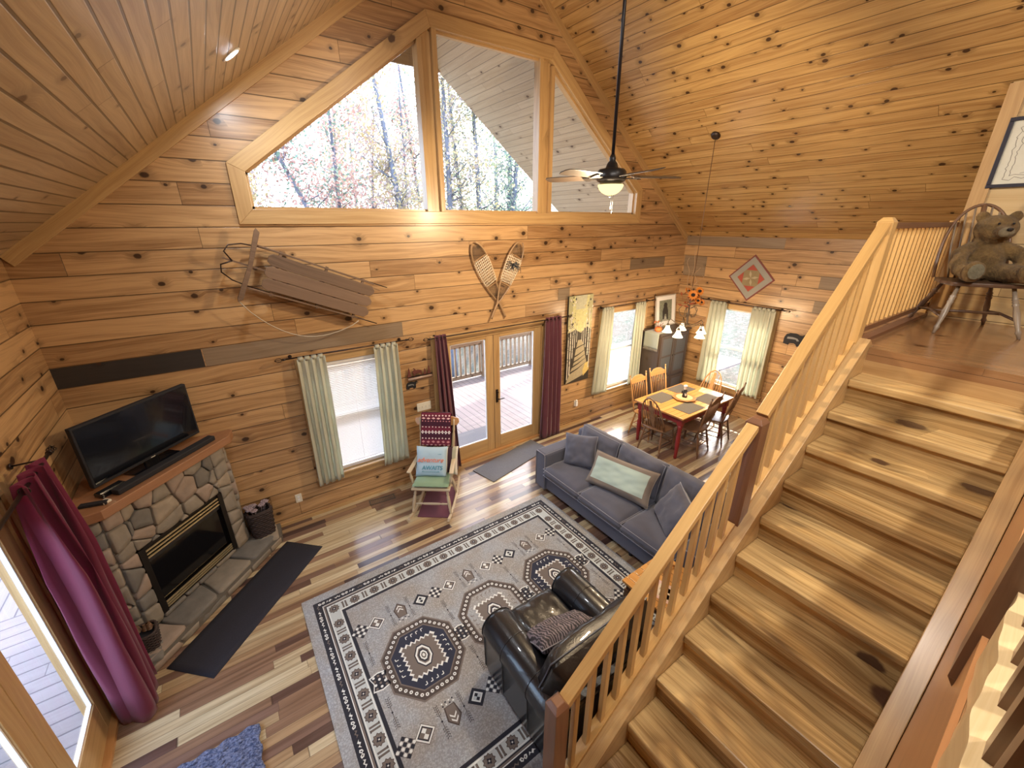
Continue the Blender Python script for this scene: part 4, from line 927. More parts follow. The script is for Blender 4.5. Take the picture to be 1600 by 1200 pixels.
def squig(a, b, ang, cnt):
    for k in range(cnt):
        f = (k+.5)/cnt; c = (a[0]+(b[0]-a[0])*f, a[1]+(b[1]-a[1])*f)
        if k % 3 == 0:
            for s_ in (-1, 1): fl_(tp([(0, 0), (s_*.014, .017), (s_*.032, .012), (s_*.028, -.006), (s_*.012, -.014)], c, ang), 2, 2); fl_(tp([(s_*.008, 0), (s_*.016, .009), (s_*.022, .004), (s_*.014, -.006)], c, ang), 3, 1)
        elif k % 3 == 1: fl_(tp([(-.034, -.010), (-.02, .012), (-.008, -.004), (.008, .014), (.03, -.004), (.014, .0), (.002, -.014), (-.016, -.0)], c, ang), 2, 2)
        else: fl_(tp([(-.030, .008), (-.012, -.012), (.0, .004), (.022, -.012), (.032, .010), (.018, .0), (.004, .014), (-.012, .0)], c, ang), 2, 5 if k % 2 else 2)
i = .128
squig((RX0+i, RY1-i), (RX1-i, RY1-i), 0, 38); squig((RX0+i, RY0+i), (RX1-i, RY0+i), 0, 38); squig((RX0+i, RY0+i), (RX0+i, RY1-i), pi/2, 30); squig((RX1-i, RY0+i), (RX1-i, RY1-i), pi/2, 30)
def medal(cx, cy, m_in):
    def oc(r, k=.45): return [(cx+x*r, cy+y*r*1.1) for x, y in ((1, k), (k, 1), (-k, 1), (-1, k), (-1, -k), (-k, -1), (k, -1), (1, -k))]
    fl_(oc(.335), 2, 5); fl_(oc(.322), 3, 3); fl_(oc(.262), 5, 5); fl_(oc(.252), 6, m_in)
    P_ = [V(p) for p in oc(.292)]
    for k in range(8):
        a, b = P_[k], P_[(k+1) % 8]; n = 6 if (b-a).length > .24 else 5
        for j in range(n): c = a.lerp(b, (j+.5)/n); fl_([(c.x+.015*cos(t*pi/4), c.y+.015*sin(t*pi/4)) for t in range(8)], 4, 2); fl_([(c.x+.006*cos(t*pi/3), c.y+.006*sin(t*pi/3)) for t in range(6)], 5, 3)
    def wav(r, w):  # scalloped square ring
        out = []
        for s_ in range(4):
            for k in range(14):
                f = -1+2*k/14; y = .145+.012*(1 if k % 2 else -1)+w*.4; c_ = tp([(f*.15*-1, y*(1.0))], (0, 0), s_*pi/2)[0]; out.append((cx+c_[0]*r, cy+c_[1]*r*1.05))
        return out
    fl_(wav(1.09, .006), 7, 2); fl_(wav(1.0, 0), 8, 5)
    for q_, (s_, k_) in enumerate(((1.0, 1), (.88, 2), (.70, 5), (.58, 1), (.42, 2), (.27, 3), (.16, 2))):
        w = .075*s_; h = .11*s_; fl_([(cx+w, cy+h*.35), (cx+w*.35, cy+h), (cx-w*.35, cy+h), (cx-w, cy+h*.35), (cx-w, cy-h*.35), (cx-w*.35, cy-h), (cx+w*.35, cy-h), (cx+w, cy-h*.35)], 9+q_, k_)
    mc = 2 if m_in != 0 else 5
    for s_ in range(4):
        for k in range(4):
            x = -.075+.05*k; c0 = tp([(x, .215)], (0, 0), s_*pi/2)[0]; a = s_*pi/2
            for pl in (bar2((0, .012), (.020, .012), .007), bar2((0, .012), (0, -.014), .007)): fl_(tp(pl, (cx+c0[0]*.99, cy+c0[1]*1.1), a), 8, mc)
for x, m_ in ((2.16, 6), (2.92, 0), (3.70, 6)): medal(x, -2.585, m_)
def diamond(cx, cy, kind):
    r = .086; d = lambda s_: [(cx+r*s_, cy), (cx, cy+r*s_*.98), (cx-r*s_, cy), (cx, cy-r*s_*.98)]
    if kind == 2:
        fl_(d(1), 2, 3); fl_(d(.93), 3, 0)
        for i_ in range(4):
            for j in range(4):
                if (i_+j) % 2 == 0:
                    u_ = (-.75+.5*i_)*r*.5; v_ = (-.75+.5*j)*r*.5; c = (cx+u_-v_, cy+u_+v_); fl_([(c[0]+.020, c[1]), (c[0], c[1]+.020), (c[0]-.020, c[1]), (c[0], c[1]-.020)], 4, 1)
                else:
                    u_ = (-.75+.5*i_)*r*.5; v_ = (-.75+.5*j)*r*.5; c = (cx+u_-v_, cy+u_+v_); fl_([(c[0]+.013*cos(t*pi/3), c[1]+.013*sin(t*pi/3)) for t in range(6)], 4, 2)
    else:
        L = (1, 3, .93, 2, .74, 1, .60, 5) if kind == 0 else (1, 1, .62, 2, .56, 2, .45, 4)
        for q_ in range(4): fl_(d(L[2*q_]), 2+q_, L[2*q_+1])
        s_ = r*(.52 if kind == 0 else .40)
        fl_([(cx, cy), (cx+s_*.5, cy+s_*.5), (cx, cy+s_), (cx-s_*.5, cy+s_*.5)], 7, 2 if kind == 0 else 1); fl_([(cx, cy), (cx+s_*.5, cy-s_*.5), (cx, cy-s_), (cx-s_*.5, cy-s_*.5)], 7, 2 if kind == 0 else 1)
def arrow(cx, cy, s_):
    P_ = lambda l: [(cx+x, cy+y*s_) for x, y in l]
    fl_(P_([(-.045, -.075), (.045, -.075), (.06, .03), (0, .10), (-.06, .03)]), 2, 3); fl_(P_([(-.036, -.07), (.036, -.07), (.048, .028), (0, .085), (-.048, .028)]), 3, 5)
    for k in range(2): y = .045-.035*k; fl_(P_([(-.028, y-.022), (0, y+.008), (.028, y-.022), (.028, y-.006), (0, y+.022), (-.028, y-.006)]), 4, 2)
    for k in range(4):
        for j in range(2): fl_(P_([(-.045+k*.03-.009, -.09-j*.022), (-.045+k*.03, -.082-j*.022), (-.045+k*.03+.009, -.09-j*.022), (-.045+k*.03, -.098-j*.022)]), 3, 2 if (j+k) % 2 else 1)
def wheat(cx, cy):
    for s_ in (-1, 1):
        fl_(bar2((cx, cy), (cx, cy+s_*.125), .004), 2, 3)
        for k in range(5):
            y = cy+s_*(.045+.018*k)
            for t in (-1, 1): fl_([(cx, y), (cx+t*.017, y+s_*.016), (cx+t*.015, y+s_*.006)], 2, 1)
    fl_([(cx+.009, cy), (cx, cy+.011), (cx-.009, cy), (cx, cy-.011)], 3, 1)
for yy, s_ in ((-2.035, 1), (-3.155, -1)):
    for x, k in ((1.77, 2), (1.92, 0), (2.37, 1), (2.53, 2), (2.69, 0), (3.14, 0), (3.30, 2), (3.46, 1), (3.92, 0), (4.07, 2)): diamond(x, yy, k)
    for x in (2.155, 2.915, 3.69): arrow(x, yy, s_); wheat(x-.095, yy); wheat(x+.095, yy)
for x in (1.77, 2.54, 3.30, 4.07):
    for dy in (-.29, .29): wheat(x, -2.585+dy)
    P_ = [(x+a*.075, -2.585+b*.085) for a, b in ((-1, .8), (0, 1), (1, .8), (.7, 0), (1, -.8), (0, -1), (-1, -.8), (-.7, 0))]
    fl_(P_, 2, 2); fl_([(x+(a-x)*.86, -2.585+(b+2.585)*.86) for a, b in P_], 3, 1)
    for i_ in range(3):
        for j in range(4): fl_([(x-.04+.04*i_+.012*cos(t*pi/3), -2.585-.05+.034*j+.012*sin(t*pi/3)) for t in range(6)], 4, 2 if (i_+j) % 2 else 5)
mb.build('area_rug', RM, label='large patterned southwestern rug with three octagon medallions', cat='rug')
# ------------------------------------------------------------------ sofa (faces the fireplace, -x)
sofa = thing('sofa', 'slate blue three-seat sofa at the edge of the rug', 'sofa', (5.0, -2.4, 0))
X0, X1, Y0, Y1 = 4.55, 5.50, -3.64, -1.18
mb = MB(); mb.box(X0, X1-.05, Y0+.02, Y1-.02, .07, .30); mb.build('base', sofa_f, sofa, bevel=.012)
for y0, y1 in ((Y1-.21, Y1), (Y0, Y0+.21)):
    mb = MB(); mb.box(X0-.04, X1-.03, y0, y1, .06, .63); a = mb.build('arm', sofa_f, sofa, bevel=.03)
    mb = MB(); x = X0-.04
    mb.tube([(x, y0+.012, .07), (x, y0+.012, .605), (x+.0, y0+.03, .625), (x, y1-.03, .625), (x, y1-.012, .605), (x, y1-.012, .07)], .006, 6); mb.tube([(x, y0+.02, .622), (X1-.1, y0+.02, .622)], .005, 6); mb.tube([(x, y1-.02, .622), (X1-.1, y1-.02, .622)], .005, 6); mb.build('piping', sofa_p, a)
mb = MB(); mb.box(X1-.22, X1, Y0+.02, Y1-.02, .07, .74); mb.build('back_frame', sofa_f, sofa, bevel=.04)
def pipe(mb, c, X, Y, r=.005, sq=.1, off=0):
    c, X, Y = V(c), V(X), V(Y); pts = []
    n = 14
    for s_ in range(4):
        for k in range(n):
            f = -1+2*k/n; x, y = ((f, -1), (1, f), (-f, 1), (-1, -f))[s_]
            px = x*(1-sq*.6*(1-y*y)*(abs(x)**3)); py = y*(1-sq*.6*(1-x*x)*(abs(y)**3)); pts.append(c+X*px+Y*py)
    mb.tube(pts, r, 6, closed=True)
ws = (Y1-.21-(Y0+.21))/3
for k in range(3):
    yc = Y1-.21-ws*(k+.5)
    mb = MB(); mb.pillow((X0+.29, yc, .385), (.375, 0, 0), (0, ws/2-.004, 0), (0, 0, .10), 0, 22, .16, .006, k+2, 0); c = mb.build('seat_cushion', sofa_f, sofa)
    mb = MB(); pipe(mb, (X0+.29, yc, .435), (.372, 0, 0), (0, ws/2-.008, 0), .0045, 0); pipe(mb, (X0+.29, yc, .335), (.372, 0, 0), (0, ws/2-.008, 0), .004, 0); mb.build('piping', sofa_p, c)
    t = radians(12+4*k); zz = V((sin(t), 0, cos(t))); nx = V((-cos(t), 0, sin(t)))
    cc = V((X1-.28, yc+.01, .66)); mb = MB(); mb.pillow(cc, (0, ws/2+.005, 0), zz*(.235+.01*k), nx*.13, 0, 22, .28, .022, k*3+1, .05); c = mb.build('back_cushion', sofa_f, sofa)
    mb = MB(); pipe(mb, cc+nx*.055, (0, ws/2-.01, 0), zz*.225, .005, .05); pipe(mb, cc-nx*.05, (0, ws/2-.01, 0), zz*.225, .005, .05); mb.build('piping', sofa_p, c)
for x in (X0+.05, X1-.1):
    for y in (Y0+.08, -2.0, -2.85, Y1-.08): mb = MB(); mb.lathe((x, y, 0), [(0, .022), (.07, .03)], 10); mb.build('foot', matblk, sofa)
def throwp(name, label, c, yaw, tilt, w, h, d, mat, pm, seed, roll=0, n=20, band=None, m2=None, grp=None):
    f = V((cos(yaw)*cos(tilt), sin(yaw)*cos(tilt), sin(tilt))); s_ = V((-sin(yaw), cos(yaw), 0)); u_ = f.cross(s_)
    s2 = s_*cos(roll)+u_*sin(roll); u2 = u_*cos(roll)-s_*sin(roll); u2 = -u2 if u2.z < 0 else u2
    t = thing(name, label, 'pillow', c); mb = MB(); mb.pillow(c, s2*w/2, u2*h/2, f*d/2, 0, n, .42, .016, seed, .12, 1, band)
    mats = [mat, m2] if m2 else mat
    mb.build('cover', mats, t); mb = MB(); pipe(mb, c, s2*w/2, u2*h/2, .005, .12); mb.build('piping', pm, t)
    return t, f, s2, u2
throwp('throw_pillow', 'square slate blue pillow in the left corner of the sofa', (4.93, -1.62, .67), radians(205), .42, .45, .44, .17, sofa_f, sofa_p, 3, .10)
throwp('throw_pillow', 'wide taupe pillow with pale aqua centre panel on sofa', (4.90, -2.36, .66), radians(190), .62, .86, .43, .18, taupe_f, taupe_f, 5, .03, 26, lambda a, b, m, m2: m2 if .16 < b < .84 and .04 < a < .90 else m, aqua_f)
throwp('throw_pillow', 'slate blue pillow slumped at right end of sofa near stair railing', (4.88, -3.13, .66), radians(150), .50, .48, .46, .18, sofa_f, sofa_p, 9, -.15)
# ------------------------------------------------------------------ leather club chair, faces +y
ac = thing('armchair', 'black leather club chair with rolled arms on the rug', 'armchair', (3.02, -3.45, 0))
def armprof(xc, s_):
    pr = [(xc-s_*-.13, .06)]; pr = [(.12, .06)]
    for k in range(13):
        a = -.5+(pi+1.0)*k/12; pr.append((.135*cos(a)*1.08, .49+.145*sin(a)))
    pr += [(-.12, .06)]; return [(xc+s_*x, z) for x, z in pr]
for xc, s_ in ((2.66, 1), (3.40, 1)):
    y0, y1 = -3.93, -3.0
    mb = MB(); pr = armprof(xc, s_); n = len(pr); b = 0; rings = []
    for f, sc in ((0, .90), (.02, .97), (.06, 1.0), (.5, 1.0), (.94, 1.0), (.98, .97), (1, .90)):
        rings.append([V((xc+(x-xc)*sc, y0+(y1-y0)*f, .34+(z-.34)*sc)) for x, z in pr])
    for r_ in rings: mb.v += r_
    for i in range(len(rings)-1):
        for k in range(n): mb.f.append([i*n+k, i*n+(k+1) % n, (i+1)*n+(k+1) % n, (i+1)*n+k]); mb.m.append(0); mb.sm.append(True); mb.uv.append([(0, 0)]*4)
    mb.f.append(list(range(n))[::-1]); mb.f.append([(len(rings)-1)*n+k for k in range(n)]); mb.m += [0, 0]; mb.sm += [False, False]; mb.uv += [[(0, 0)]*n]*2
    a = mb.build('arm', leather, ac)
    bm = bmesh.new(); bm.from_mesh(a.data); bmesh.ops.recalc_face_normals(bm, faces=bm.faces); bm.to_mesh(a.data); bm.free()
    for y in (-3.28, -3.60): mb = MB(); mb.tube([(x*1.0+(x-xc)*.008, y, z) for x, z in pr], .0035, 5); mb.build('stitching', leather, a)
    mb = MB(); mb.tube([(x, y1-.01, z) for x, z in [(xc+(q[0]-xc)*.96, .34+(q[1]-.34)*.96) for q in pr]], .006, 6); mb.build('piping', leather, a)
mb = MB(); mb.box(2.70, 3.36, -3.88, -3.02, .06, .30); mb.build('base', leather, ac, bevel=.02)
mb = MB(); mb.grid(lambda a, b: (2.55+.95*a, -3.90-.07*b+.0*a, .07+.70*b), 8, 8); mb.box(2.56, 3.50, -3.97, -3.80, .06, .76); mb.build('back_frame', leather, ac, bevel=.05)
mb = MB(); mb.pillow((3.03, -3.31, .385), (.245, 0, 0), (0, .36, 0), (0, 0, .105), 0, 24, .16, .012, 4, 0); c = mb.build('seat_cushion', leather, ac); mb = MB(); pipe(mb, (3.03, -3.31, .43), (.243, 0, 0), (0, .357, 0), .005, 0); mb.build('piping', leather, c)
mb = MB(); bu = V((0, -.30, .95)).normalized(); bn_ = V((0, .95, .30)).normalized(); mb.pillow((3.02, -3.74, .72), (.46, 0, 0), bu*.27, bn_*.135, 0, 26, .32, .02, 6, .06); c = mb.build('back_cushion', leather, ac)
mb = MB(); pipe(mb, V((3.02, -3.74, .72))+bn_*.03, (.455, 0, 0), bu*.265, .006, .06); mb.build('piping', plain('blue_grey_piping', (.10, .12, .16), .4), c)
for x in (2.62, 3.44):
    for y in (-3.88, -3.08): mb = MB(); mb.lathe((x, y, 0), [(0, .022), (.065, .034)], 10); mb.build('foot', dark_w, ac)
def featherm():
    g = G('feather_print'); tc = g.n('TexCoord').outputs['Object']; n1 = g.noise(tc, 14, 4, .8); n2 = g.n('TexWave', {'Vector': tc, 'Scale': 14.0, 'Distortion': 9.0, 'Detail': 3.0}).outputs[0]
    return g.done(g.mix(g.ss(g.M('MULTIPLY', n1, n2), .18, .42), c4((.03, .025, .03)), c4((.22, .18, .20))), .7, 0, n1, .6, .01)
throwp('throw_pillow', 'dark feather-print pillow on the leather chair seat', (2.96, -3.46, .64), radians(80), .95, .52, .34, .15, featherm(), plain('pewter_piping', (.25, .24, .27), .4), 12, .06)
# end table
et = thing('end_table', 'small light wood end table between sofa and leather chair', 'table', (4.08, -3.62, 0))
x0, x1, y0, y1 = 3.80, 4.38, -3.98, -3.35
mb = MB(); mb.box(x0, x1, y0, y1, .525, .55); mb.build('tabletop', tab_w, et, bevel=.003)
mb = MB(); mb.box(x0+.03, x1-.03, y0+.03, y1-.03, .45, .524); mb.build('apron', brown_w, et)
for x in (x0+.04, x1-.04):
    for y in (y0+.04, y1-.04): mb = MB(); mb.box(x-.02, x+.02, y-.02, y+.02, 0, .45); mb.build('leg', brown_w, et)
PK = [plain('paper_pink', (.70, .48, .42), .7), plain('print_red', (.50, .12, .12), .7), plain('paper_cream', (.72, .62, .48), .7)]
mb = MB(); mb.prism(rects(-.10, .10, -.20, .20), (4.0, -3.68, .5505), V((.97, .22, 0)), V((-.22, .97, 0)), (0, 0, .002), 0)
for a0_, a1_, b0_, b1_, m in ((-.08, .08, .12, .18, 1), (-.08, .08, -.18, -.12, 1), (-.07, .07, -.09, .09, 2), (-.06, -.01, -.05, .05, 1), (.01, .06, -.02, .07, 1)): mb.prism(rects(a0_, a1_, b0_, b1_), (4.0, -3.68, .5525), V((.97, .22, 0)), V((-.22, .97, 0)), (0, 0, .0006), m)
mb.build('leaflet', PK, label='pink and cream printed leaflet lying on the end table', cat='leaflet')
mb = MB(); mb.tube([(4.12, -3.45, .565), (4.18, -3.50, .60), (4.26, -3.50, .60), (4.31, -3.55, .565)], [.012, .016, .014, .01], 8); mb.tube([(4.16, -3.42, .56), (4.22, -3.46, .585), (4.30, -3.46, .565)], .012, 7); mb.build('carved_ornament', oak_w, label='little curved wooden ornament on the end table', cat='ornament')
# ------------------------------------------------------------------ rocking chair (local: front -y, origin on the floor)
pale_w = wood('worn_cream_wood', (.56, .47, .33), (.42, .33, .21), None, kn=0, tone=.1, rough=.4)
rz = atan2(-.61, .79)
rk = thing('rocking_chair', 'cream wooden rocking chair by the patio doors', 'chair', (3.16, -.74, 0), rz)
def part(mb, name, mat, par, **k): return mb.build(name, mat, par, world=False, **k)
mb = MB(); mb.prism([(-.25, -.24), (.25, -.24), (.22, .22), (-.22, .22)], (0, 0, .40), (1, 0, 0), (0, 1, 0), (0, 0, .032)); part(mb, 'seat', pale_w, rk, bevel=.01)
turn = lambda L, r: [(L*f, r*q) for f, q in ((0, .7), (.12, .8), (.2, 1.1), (.24, .7), (.28, 1.1), (.5, 1.25), (.72, 1.1), (.76, .7), (.8, 1.1), (.9, .9), (1, .75))]
def leg(mb, a, b, r, seg=10): a, b = V(a), V(b); mb.lathe(a, turn((b-a).length, r), seg, axis=(b-a))
for s_ in (-1, 1):
    for (a, b) in (((s_*.25, -.26, .055), (s_*.20, -.19, .405)), ((s_*.23, .24, .05), (s_*.18, .17, .405))): mb = MB(); leg(mb, a, b, .018); part(mb, 'leg', pale_w, rk)
    mb = MB(); P_ = [(s_*(.25-.01*k/6), -.42+.95*k/12, .022+.11*((k-6)/6)**2*.8) for k in range(13)]
    for i in range(12): mb.bar(P_[i], P_[i+1], .026, .036)
    part(mb, 'rocker', pale_w, rk)
    mb = MB(); leg(mb, (s_*.20, .20, .42), (s_*.23, .38, 1.12), .017); part(mb, 'back_post', pale_w, rk)
    mb = MB(); mb.bar((s_*.27, -.20, .64), (s_*.235, .25, .66), .055, .022); part(mb, 'armrest', pale_w, rk, bevel=.008)
    mb = MB(); leg(mb, (s_*.235, -.15, .42), (s_*.265, -.16, .63), .014); leg(mb, (s_*.23, .05, .42), (s_*.25, .04, .64), .010); part(mb, 'arm_post', pale_w, rk)
mb = MB(); leg(mb, (-.225, -.225, .20), (.225, -.225, .20), .014); leg(mb, (-.21, .21, .22), (.21, .21, .22), .012); part(mb, 'stretcher', pale_w, rk)
for k in range(6): x = -.155+.062*k; mb = MB(); mb.tube([(x*.9, .205, .43), (x, .29, .75), (x*1.1, .375, 1.02)], .0085, 7); part(mb, 'spindle', pale_w, rk)
mb = MB(); mb.prism([(-.30, 0), (-.27, -.045), (-.15, -.05), (0, -.06), (.15, -.05), (.27, -.045), (.30, 0), (.29, .05), (.2, .075), (0, .09), (-.2, .075), (-.29, .05)], (0, .385, 1.08), (1, 0, 0), (0, .25, .97), (0, -.022, .006)); part(mb, 'crest_rail', oak_w, rk, bevel=.006)
RM_ = Matrix.Translation((3.16, -.74, 0)) @ Matrix.Rotation(rz, 4, 'Z')
def rkp(p): return RM_ @ V(p)
def rkv(v): return RM_.to_3x3() @ V(v)
st = thing('seat_cushion', 'sage green cushion on the rocking chair seat', 'cushion', rkp((0, 0, .433))); mb = MB(); mb.pillow(rkp((0, -.02, .468)), rkv((.23, 0, 0)), rkv((0, .215, 0)), V((0, 0, .036)), 0, 16, .22, .004, 2, 0); mb.build('cover', cloth('sage_green', (.24, .36, .24), (.18, .29, .19)), st)
mb = MB(); mb.box(-.21, .21, -.20, .19, .434, .446); o = mb.build('underside', matblk, st, world=False); o.matrix_local = Matrix.Translation(-V(st.location)) @ RM_; ROOT.pop(o, None)
sky_f = cloth('ice_blue_cotton', (.42, .58, .70), (.36, .52, .66), 0, 200)
pc = rkp((-.03, .04, .665)); pf = rkv((0, -.86, .42)).normalized(); ps = rkv((1, 0, 0)); pu = pf.cross(ps); pu = -pu if pu.z < 0 else pu
ap = thing('lettered_pillow', 'pale blue pillow lettered adventure awaits on the rocker', 'pillow', pc); mb = MB(); mb.pillow(pc, ps*.205, pu*.20, pf*.075, 0, 20, .4, .004, 8, .10); mb.build('cover', sky_f, ap)
def text(body, name, mat, par, c, ax, up, nrm, size, shear=0, ext=.001, bold=0):
    cu = bpy.data.curves.new(name, 'FONT'); cu.body = body; cu.size = size; cu.align_x = 'CENTER'; cu.align_y = 'CENTER'; cu.extrude = ext; cu.shear = shear; cu.offset = bold; cu.materials.append(mat)
    o = bpy.data.objects.new(name, cu); COL.objects.link(o); M_ = Matrix((ax, up, nrm)).transposed().to_4x4(); M_.translation = V(c)
    bpy.context.view_layer.update(); me = bpy.data.meshes.new_from_object(o.evaluated_get(bpy.context.evaluated_depsgraph_get())); bpy.data.objects.remove(o)
    o = bpy.data.objects.new(name, me); COL.objects.link(o); o.parent = par; o.matrix_local = ROOT[par].inverted() @ M_; return o
salm = plain('salmon_print', (.72, .25, .16), .8); teal = plain('teal_print', (.10, .30, .40), .8)
text('adventure', 'lettering', salm, ap, pc+pf*.078+pu*.025, ps, pu, pf, .083, .35, .003, .0012)
text('AWAITS', 'lettering', teal, ap, pc+pf*.078-pu*.075+ps*.03, ps, pu, pf, .072, .1, .003, .001)
mb = MB()
for k in range(9): mb.bar(pc+pf*.075-pu*.125+ps*(-.10+.025*k), pc+pf*.075-pu*.125+ps*(-.10+.025*(k+1)-.002), .004, .004)
mb.bar(pc+pf*.075-pu*.125-ps*.10, pc+pf*.073-pu*.115-ps*.085, .004, .004); mb.bar(pc+pf*.075-pu*.125+ps*.12, pc+pf*.073-pu*.115+ps*.105, .004, .004); mb.bar(pc+pf*.072+pu*.10-ps*.02, pc+pf*.070+pu*.10+ps*.14, .004, .004); mb.build('arrow_print', teal, ap)
def stripem():
    g = G('striped_weave'); uv = g.n('TexCoord').outputs['UV']; sp = g.n('SeparateXYZ', {0: uv}); q = g.M('FRACT', g.M('MULTIPLY', sp.outputs[0], 3.0))
    c = g.mix(g.M('GREATER_THAN', q, .45), c4((.05, .02, .03)), c4((.35, .34, .25))); c = g.mix(g.M('GREATER_THAN', q, .82), c, c4((.65, .62, .55))); return g.done(c, .9)
p2 = rkp((.10, .15, .62)); sp_ = thing('striped_pillow', 'dark striped pillow tucked behind the lettered one', 'pillow', p2); mb = MB(); mb.pillow(p2, ps*.20, pu*.19, pf*.06, 0, 16, .4, .006, 5, .1); mb.build('cover', stripem(), sp_)
def nordic():
    g = G('nordic_knit'); uv = g.n('TexCoord').outputs['UV']; sp = g.n('SeparateXYZ', {0: uv}); u, v = sp.outputs[0], sp.outputs[1]
    def dots(rowc, n, w, h):
        a = g.M('ABSOLUTE', g.M('SUBTRACT', g.M('FRACT', g.M('MULTIPLY', u, n)), .5)); b = g.M('ABSOLUTE', g.M('SUBTRACT', v, rowc)); d = g.M('ADD', g.M('DIVIDE', a, w), g.M('DIVIDE', b, h)); return g.M('LESS_THAN', d, 1.0)
    base = g.mix(g.M('GREATER_THAN', g.M('FRACT', g.M('MULTIPLY', v, 2.6)), .5), c4((.13, .012, .035)), c4((.05, .008, .025)))
    for rowc, n, w, h, c in ((.12, 6, .36, .035, (.50, .22, .24)), (.22, 9, .3, .025, (.70, .55, .55)), (.40, 9, .42, .055, (.85, .82, .82)), (.40, 9, .18, .022, (.05, .008, .025)), (.55, 9, .2, .02, (.8, .75, .75)), (.72, 10, .3, .02, (.55, .22, .24)), (.80, 6, .4, .03, (.75, .5, .5)), (.88, 9, .3, .025, (.80, .65, .65)), (.03, 7, .4, .02, (.60, .35, .36))):
        base = g.mix(dots(rowc, n, w, h), base, c4(c))
    return g.done(base, .95)
bt = thing('knit_throw', 'maroon nordic knit throw draped over the rocker back', 'blanket', rkp((0, .35, .8))); mb = MB()
def thr(a, b):
    x = -.20+.40*a; L = b*1.35
    if L < .38: return rkp((x, .335-.09*(.38-L)/.38*1.5+0.004*sin(a*20), 1.185-.38+L-.02*0))
    if L < .46: t_ = (L-.38)/.08*pi; return rkp((x, .375-.042*cos(t_), 1.185+.03*sin(t_)))
    q = L-.46; return rkp((x+.0*q, .43+.03*sin(a*9)*q, 1.185-q))
mb.grid(lambda a, b: thr(a, b), 24, 50, uvfn=lambda a, b: (a, min(1, b/.32))); o = mb.build('blanket', nordic(), bt); m_ = o.modifiers.new('s', 'SOLIDIFY'); m_.thickness = .006
mb = MB(); c0 = V((3.24, -.66, 0)); dx = rkv((1, 0, 0)); dy = rkv((0, 1, 0)); mb.prism([(-.21, -.36), (.21, -.36), (.22, .30), (-.22, .30)], c0, dx, dy, (0, 0, .010)); o = mb.build('small_rug', maroon_d, label='small maroon rug on the floor beneath the rocker', cat='rug')
# ------------------------------------------------------------------ dining set
dt = thing('dining_table', 'dining table with pine top and red turned legs', 'table', (7.48, -1.50, 0))
tx0, tx1, ty0, ty1 = 6.75, 8.22, -1.97, -1.03
mb = MB(); mb.box(tx0, tx1, ty0, ty1, .735, .765); mb.build('tabletop', tab_w, dt, bevel=.006)
redp = plain('barn_red_paint', (.22, .018, .022), .4, 0, .2, 10)
mb = MB(); mb.box(tx0+.08, tx1-.08, ty0+.06, ty0+.085, .63, .735); mb.box(tx0+.08, tx1-.08, ty1-.085, ty1-.06, .63, .735); mb.box(tx0+.06, tx0+.085, ty0+.08, ty1-.08, .63, .735); mb.box(tx1-.085, tx1-.06, ty0+.08, ty1-.08, .63, .735); mb.build('apron', redp, dt)
for x in (tx0+.09, tx1-.09):
    for y in (ty0+.09, ty1-.09):
        mb = MB(); mb.box(x-.04, x+.04, y-.04, y+.04, .60, .735); mb.lathe((x, y, 0), [(0, .02), (.03, .028), (.06, .024), (.1, .027), (.28, .036), (.38, .038), (.42, .028), (.44, .038), (.46, .028), (.48, .038), (.50, .030), (.55, .038), (.60, .04)], 14); mb.build('leg', redp, dt)
mat_f = cloth('grey_brown_placemat', (.085, .072, .052), (.06, .052, .038), 0, 300)
for (x, y), w in zip(((7.20, -1.245), (7.80, -1.215), (7.20, -1.76), (7.80, -1.75)), ('at the far left, before the oak chair nearer the patio doors', 'at the far right, before the oak chair in front of the cabinet', 'at the near left, before the brown chair nearer the sofa', 'at the near right, before the brown chair nearer the dining wall')):
    mb = MB(); mb.obox((x, y, .7672), (.22, 0, 0), (0, .155, 0), (0, 0, .0018)); mb.build('placemat', mat_f, label='placemat ' + w, cat='placemat', group='placemats on the dining table')
lz = thing('lazy_susan', 'octagonal wooden turntable at the centre of the dining table', 'tray', (7.47, -1.50, .766)); mb = MB(); mb.lathe((7.47, -1.50, .7655), [(0, .08), (.012, .08), (.013, .195), (.03, .20)], 8); mb.build('tray_board', wood('turntable_wood', (.40, .20, .08), (.26, .12, .04), None, kn=0), lz, bevel=.003)
mb = MB(); mb.lathe((7.47, -1.50, .7957), [(0, .135), (.002, .132)], 28); mb.build('pale_inlay', wood('inlay_wood', (.70, .52, .30), (.6, .42, .22), None, kn=0), lz)
fg = thing('figurine', 'small black and white chef figurine on the turntable', 'figurine', (7.47, -1.5, .798)); mb = MB(); z0 = .798
mb.lathe((7.47, -1.5, z0), [(0, .04), (.01, .042), (.06, .036), (.11, .034), (.13, .02)], 14); mb.build('body', matblk, fg)
mb = MB(); mb.ell((7.46, -1.5, z0+.155), .024, .024, .027, 0, 12, 8); mb.ell((7.45, -1.53, z0+.07), .022, .018, .045, 0, 10, 8); mb.build('head', white_pl, fg)
mb = MB(); mb.ell((7.46, -1.5, z0+.20), .032, .032, .022, 0, 12, 8); mb.lathe((7.46, -1.5, z0+.17), [(0, .024), (.02, .024)], 12); mb.build('hat', white_pl, fg)
mb = MB(); mb.ell((7.435, -1.535, z0+.10), .012, .012, .03, 0, 8, 6); mb.ell((7.43, -1.47, z0+.09), .012, .012, .03, 0, 8, 6); mb.build('arm', matblk, fg)
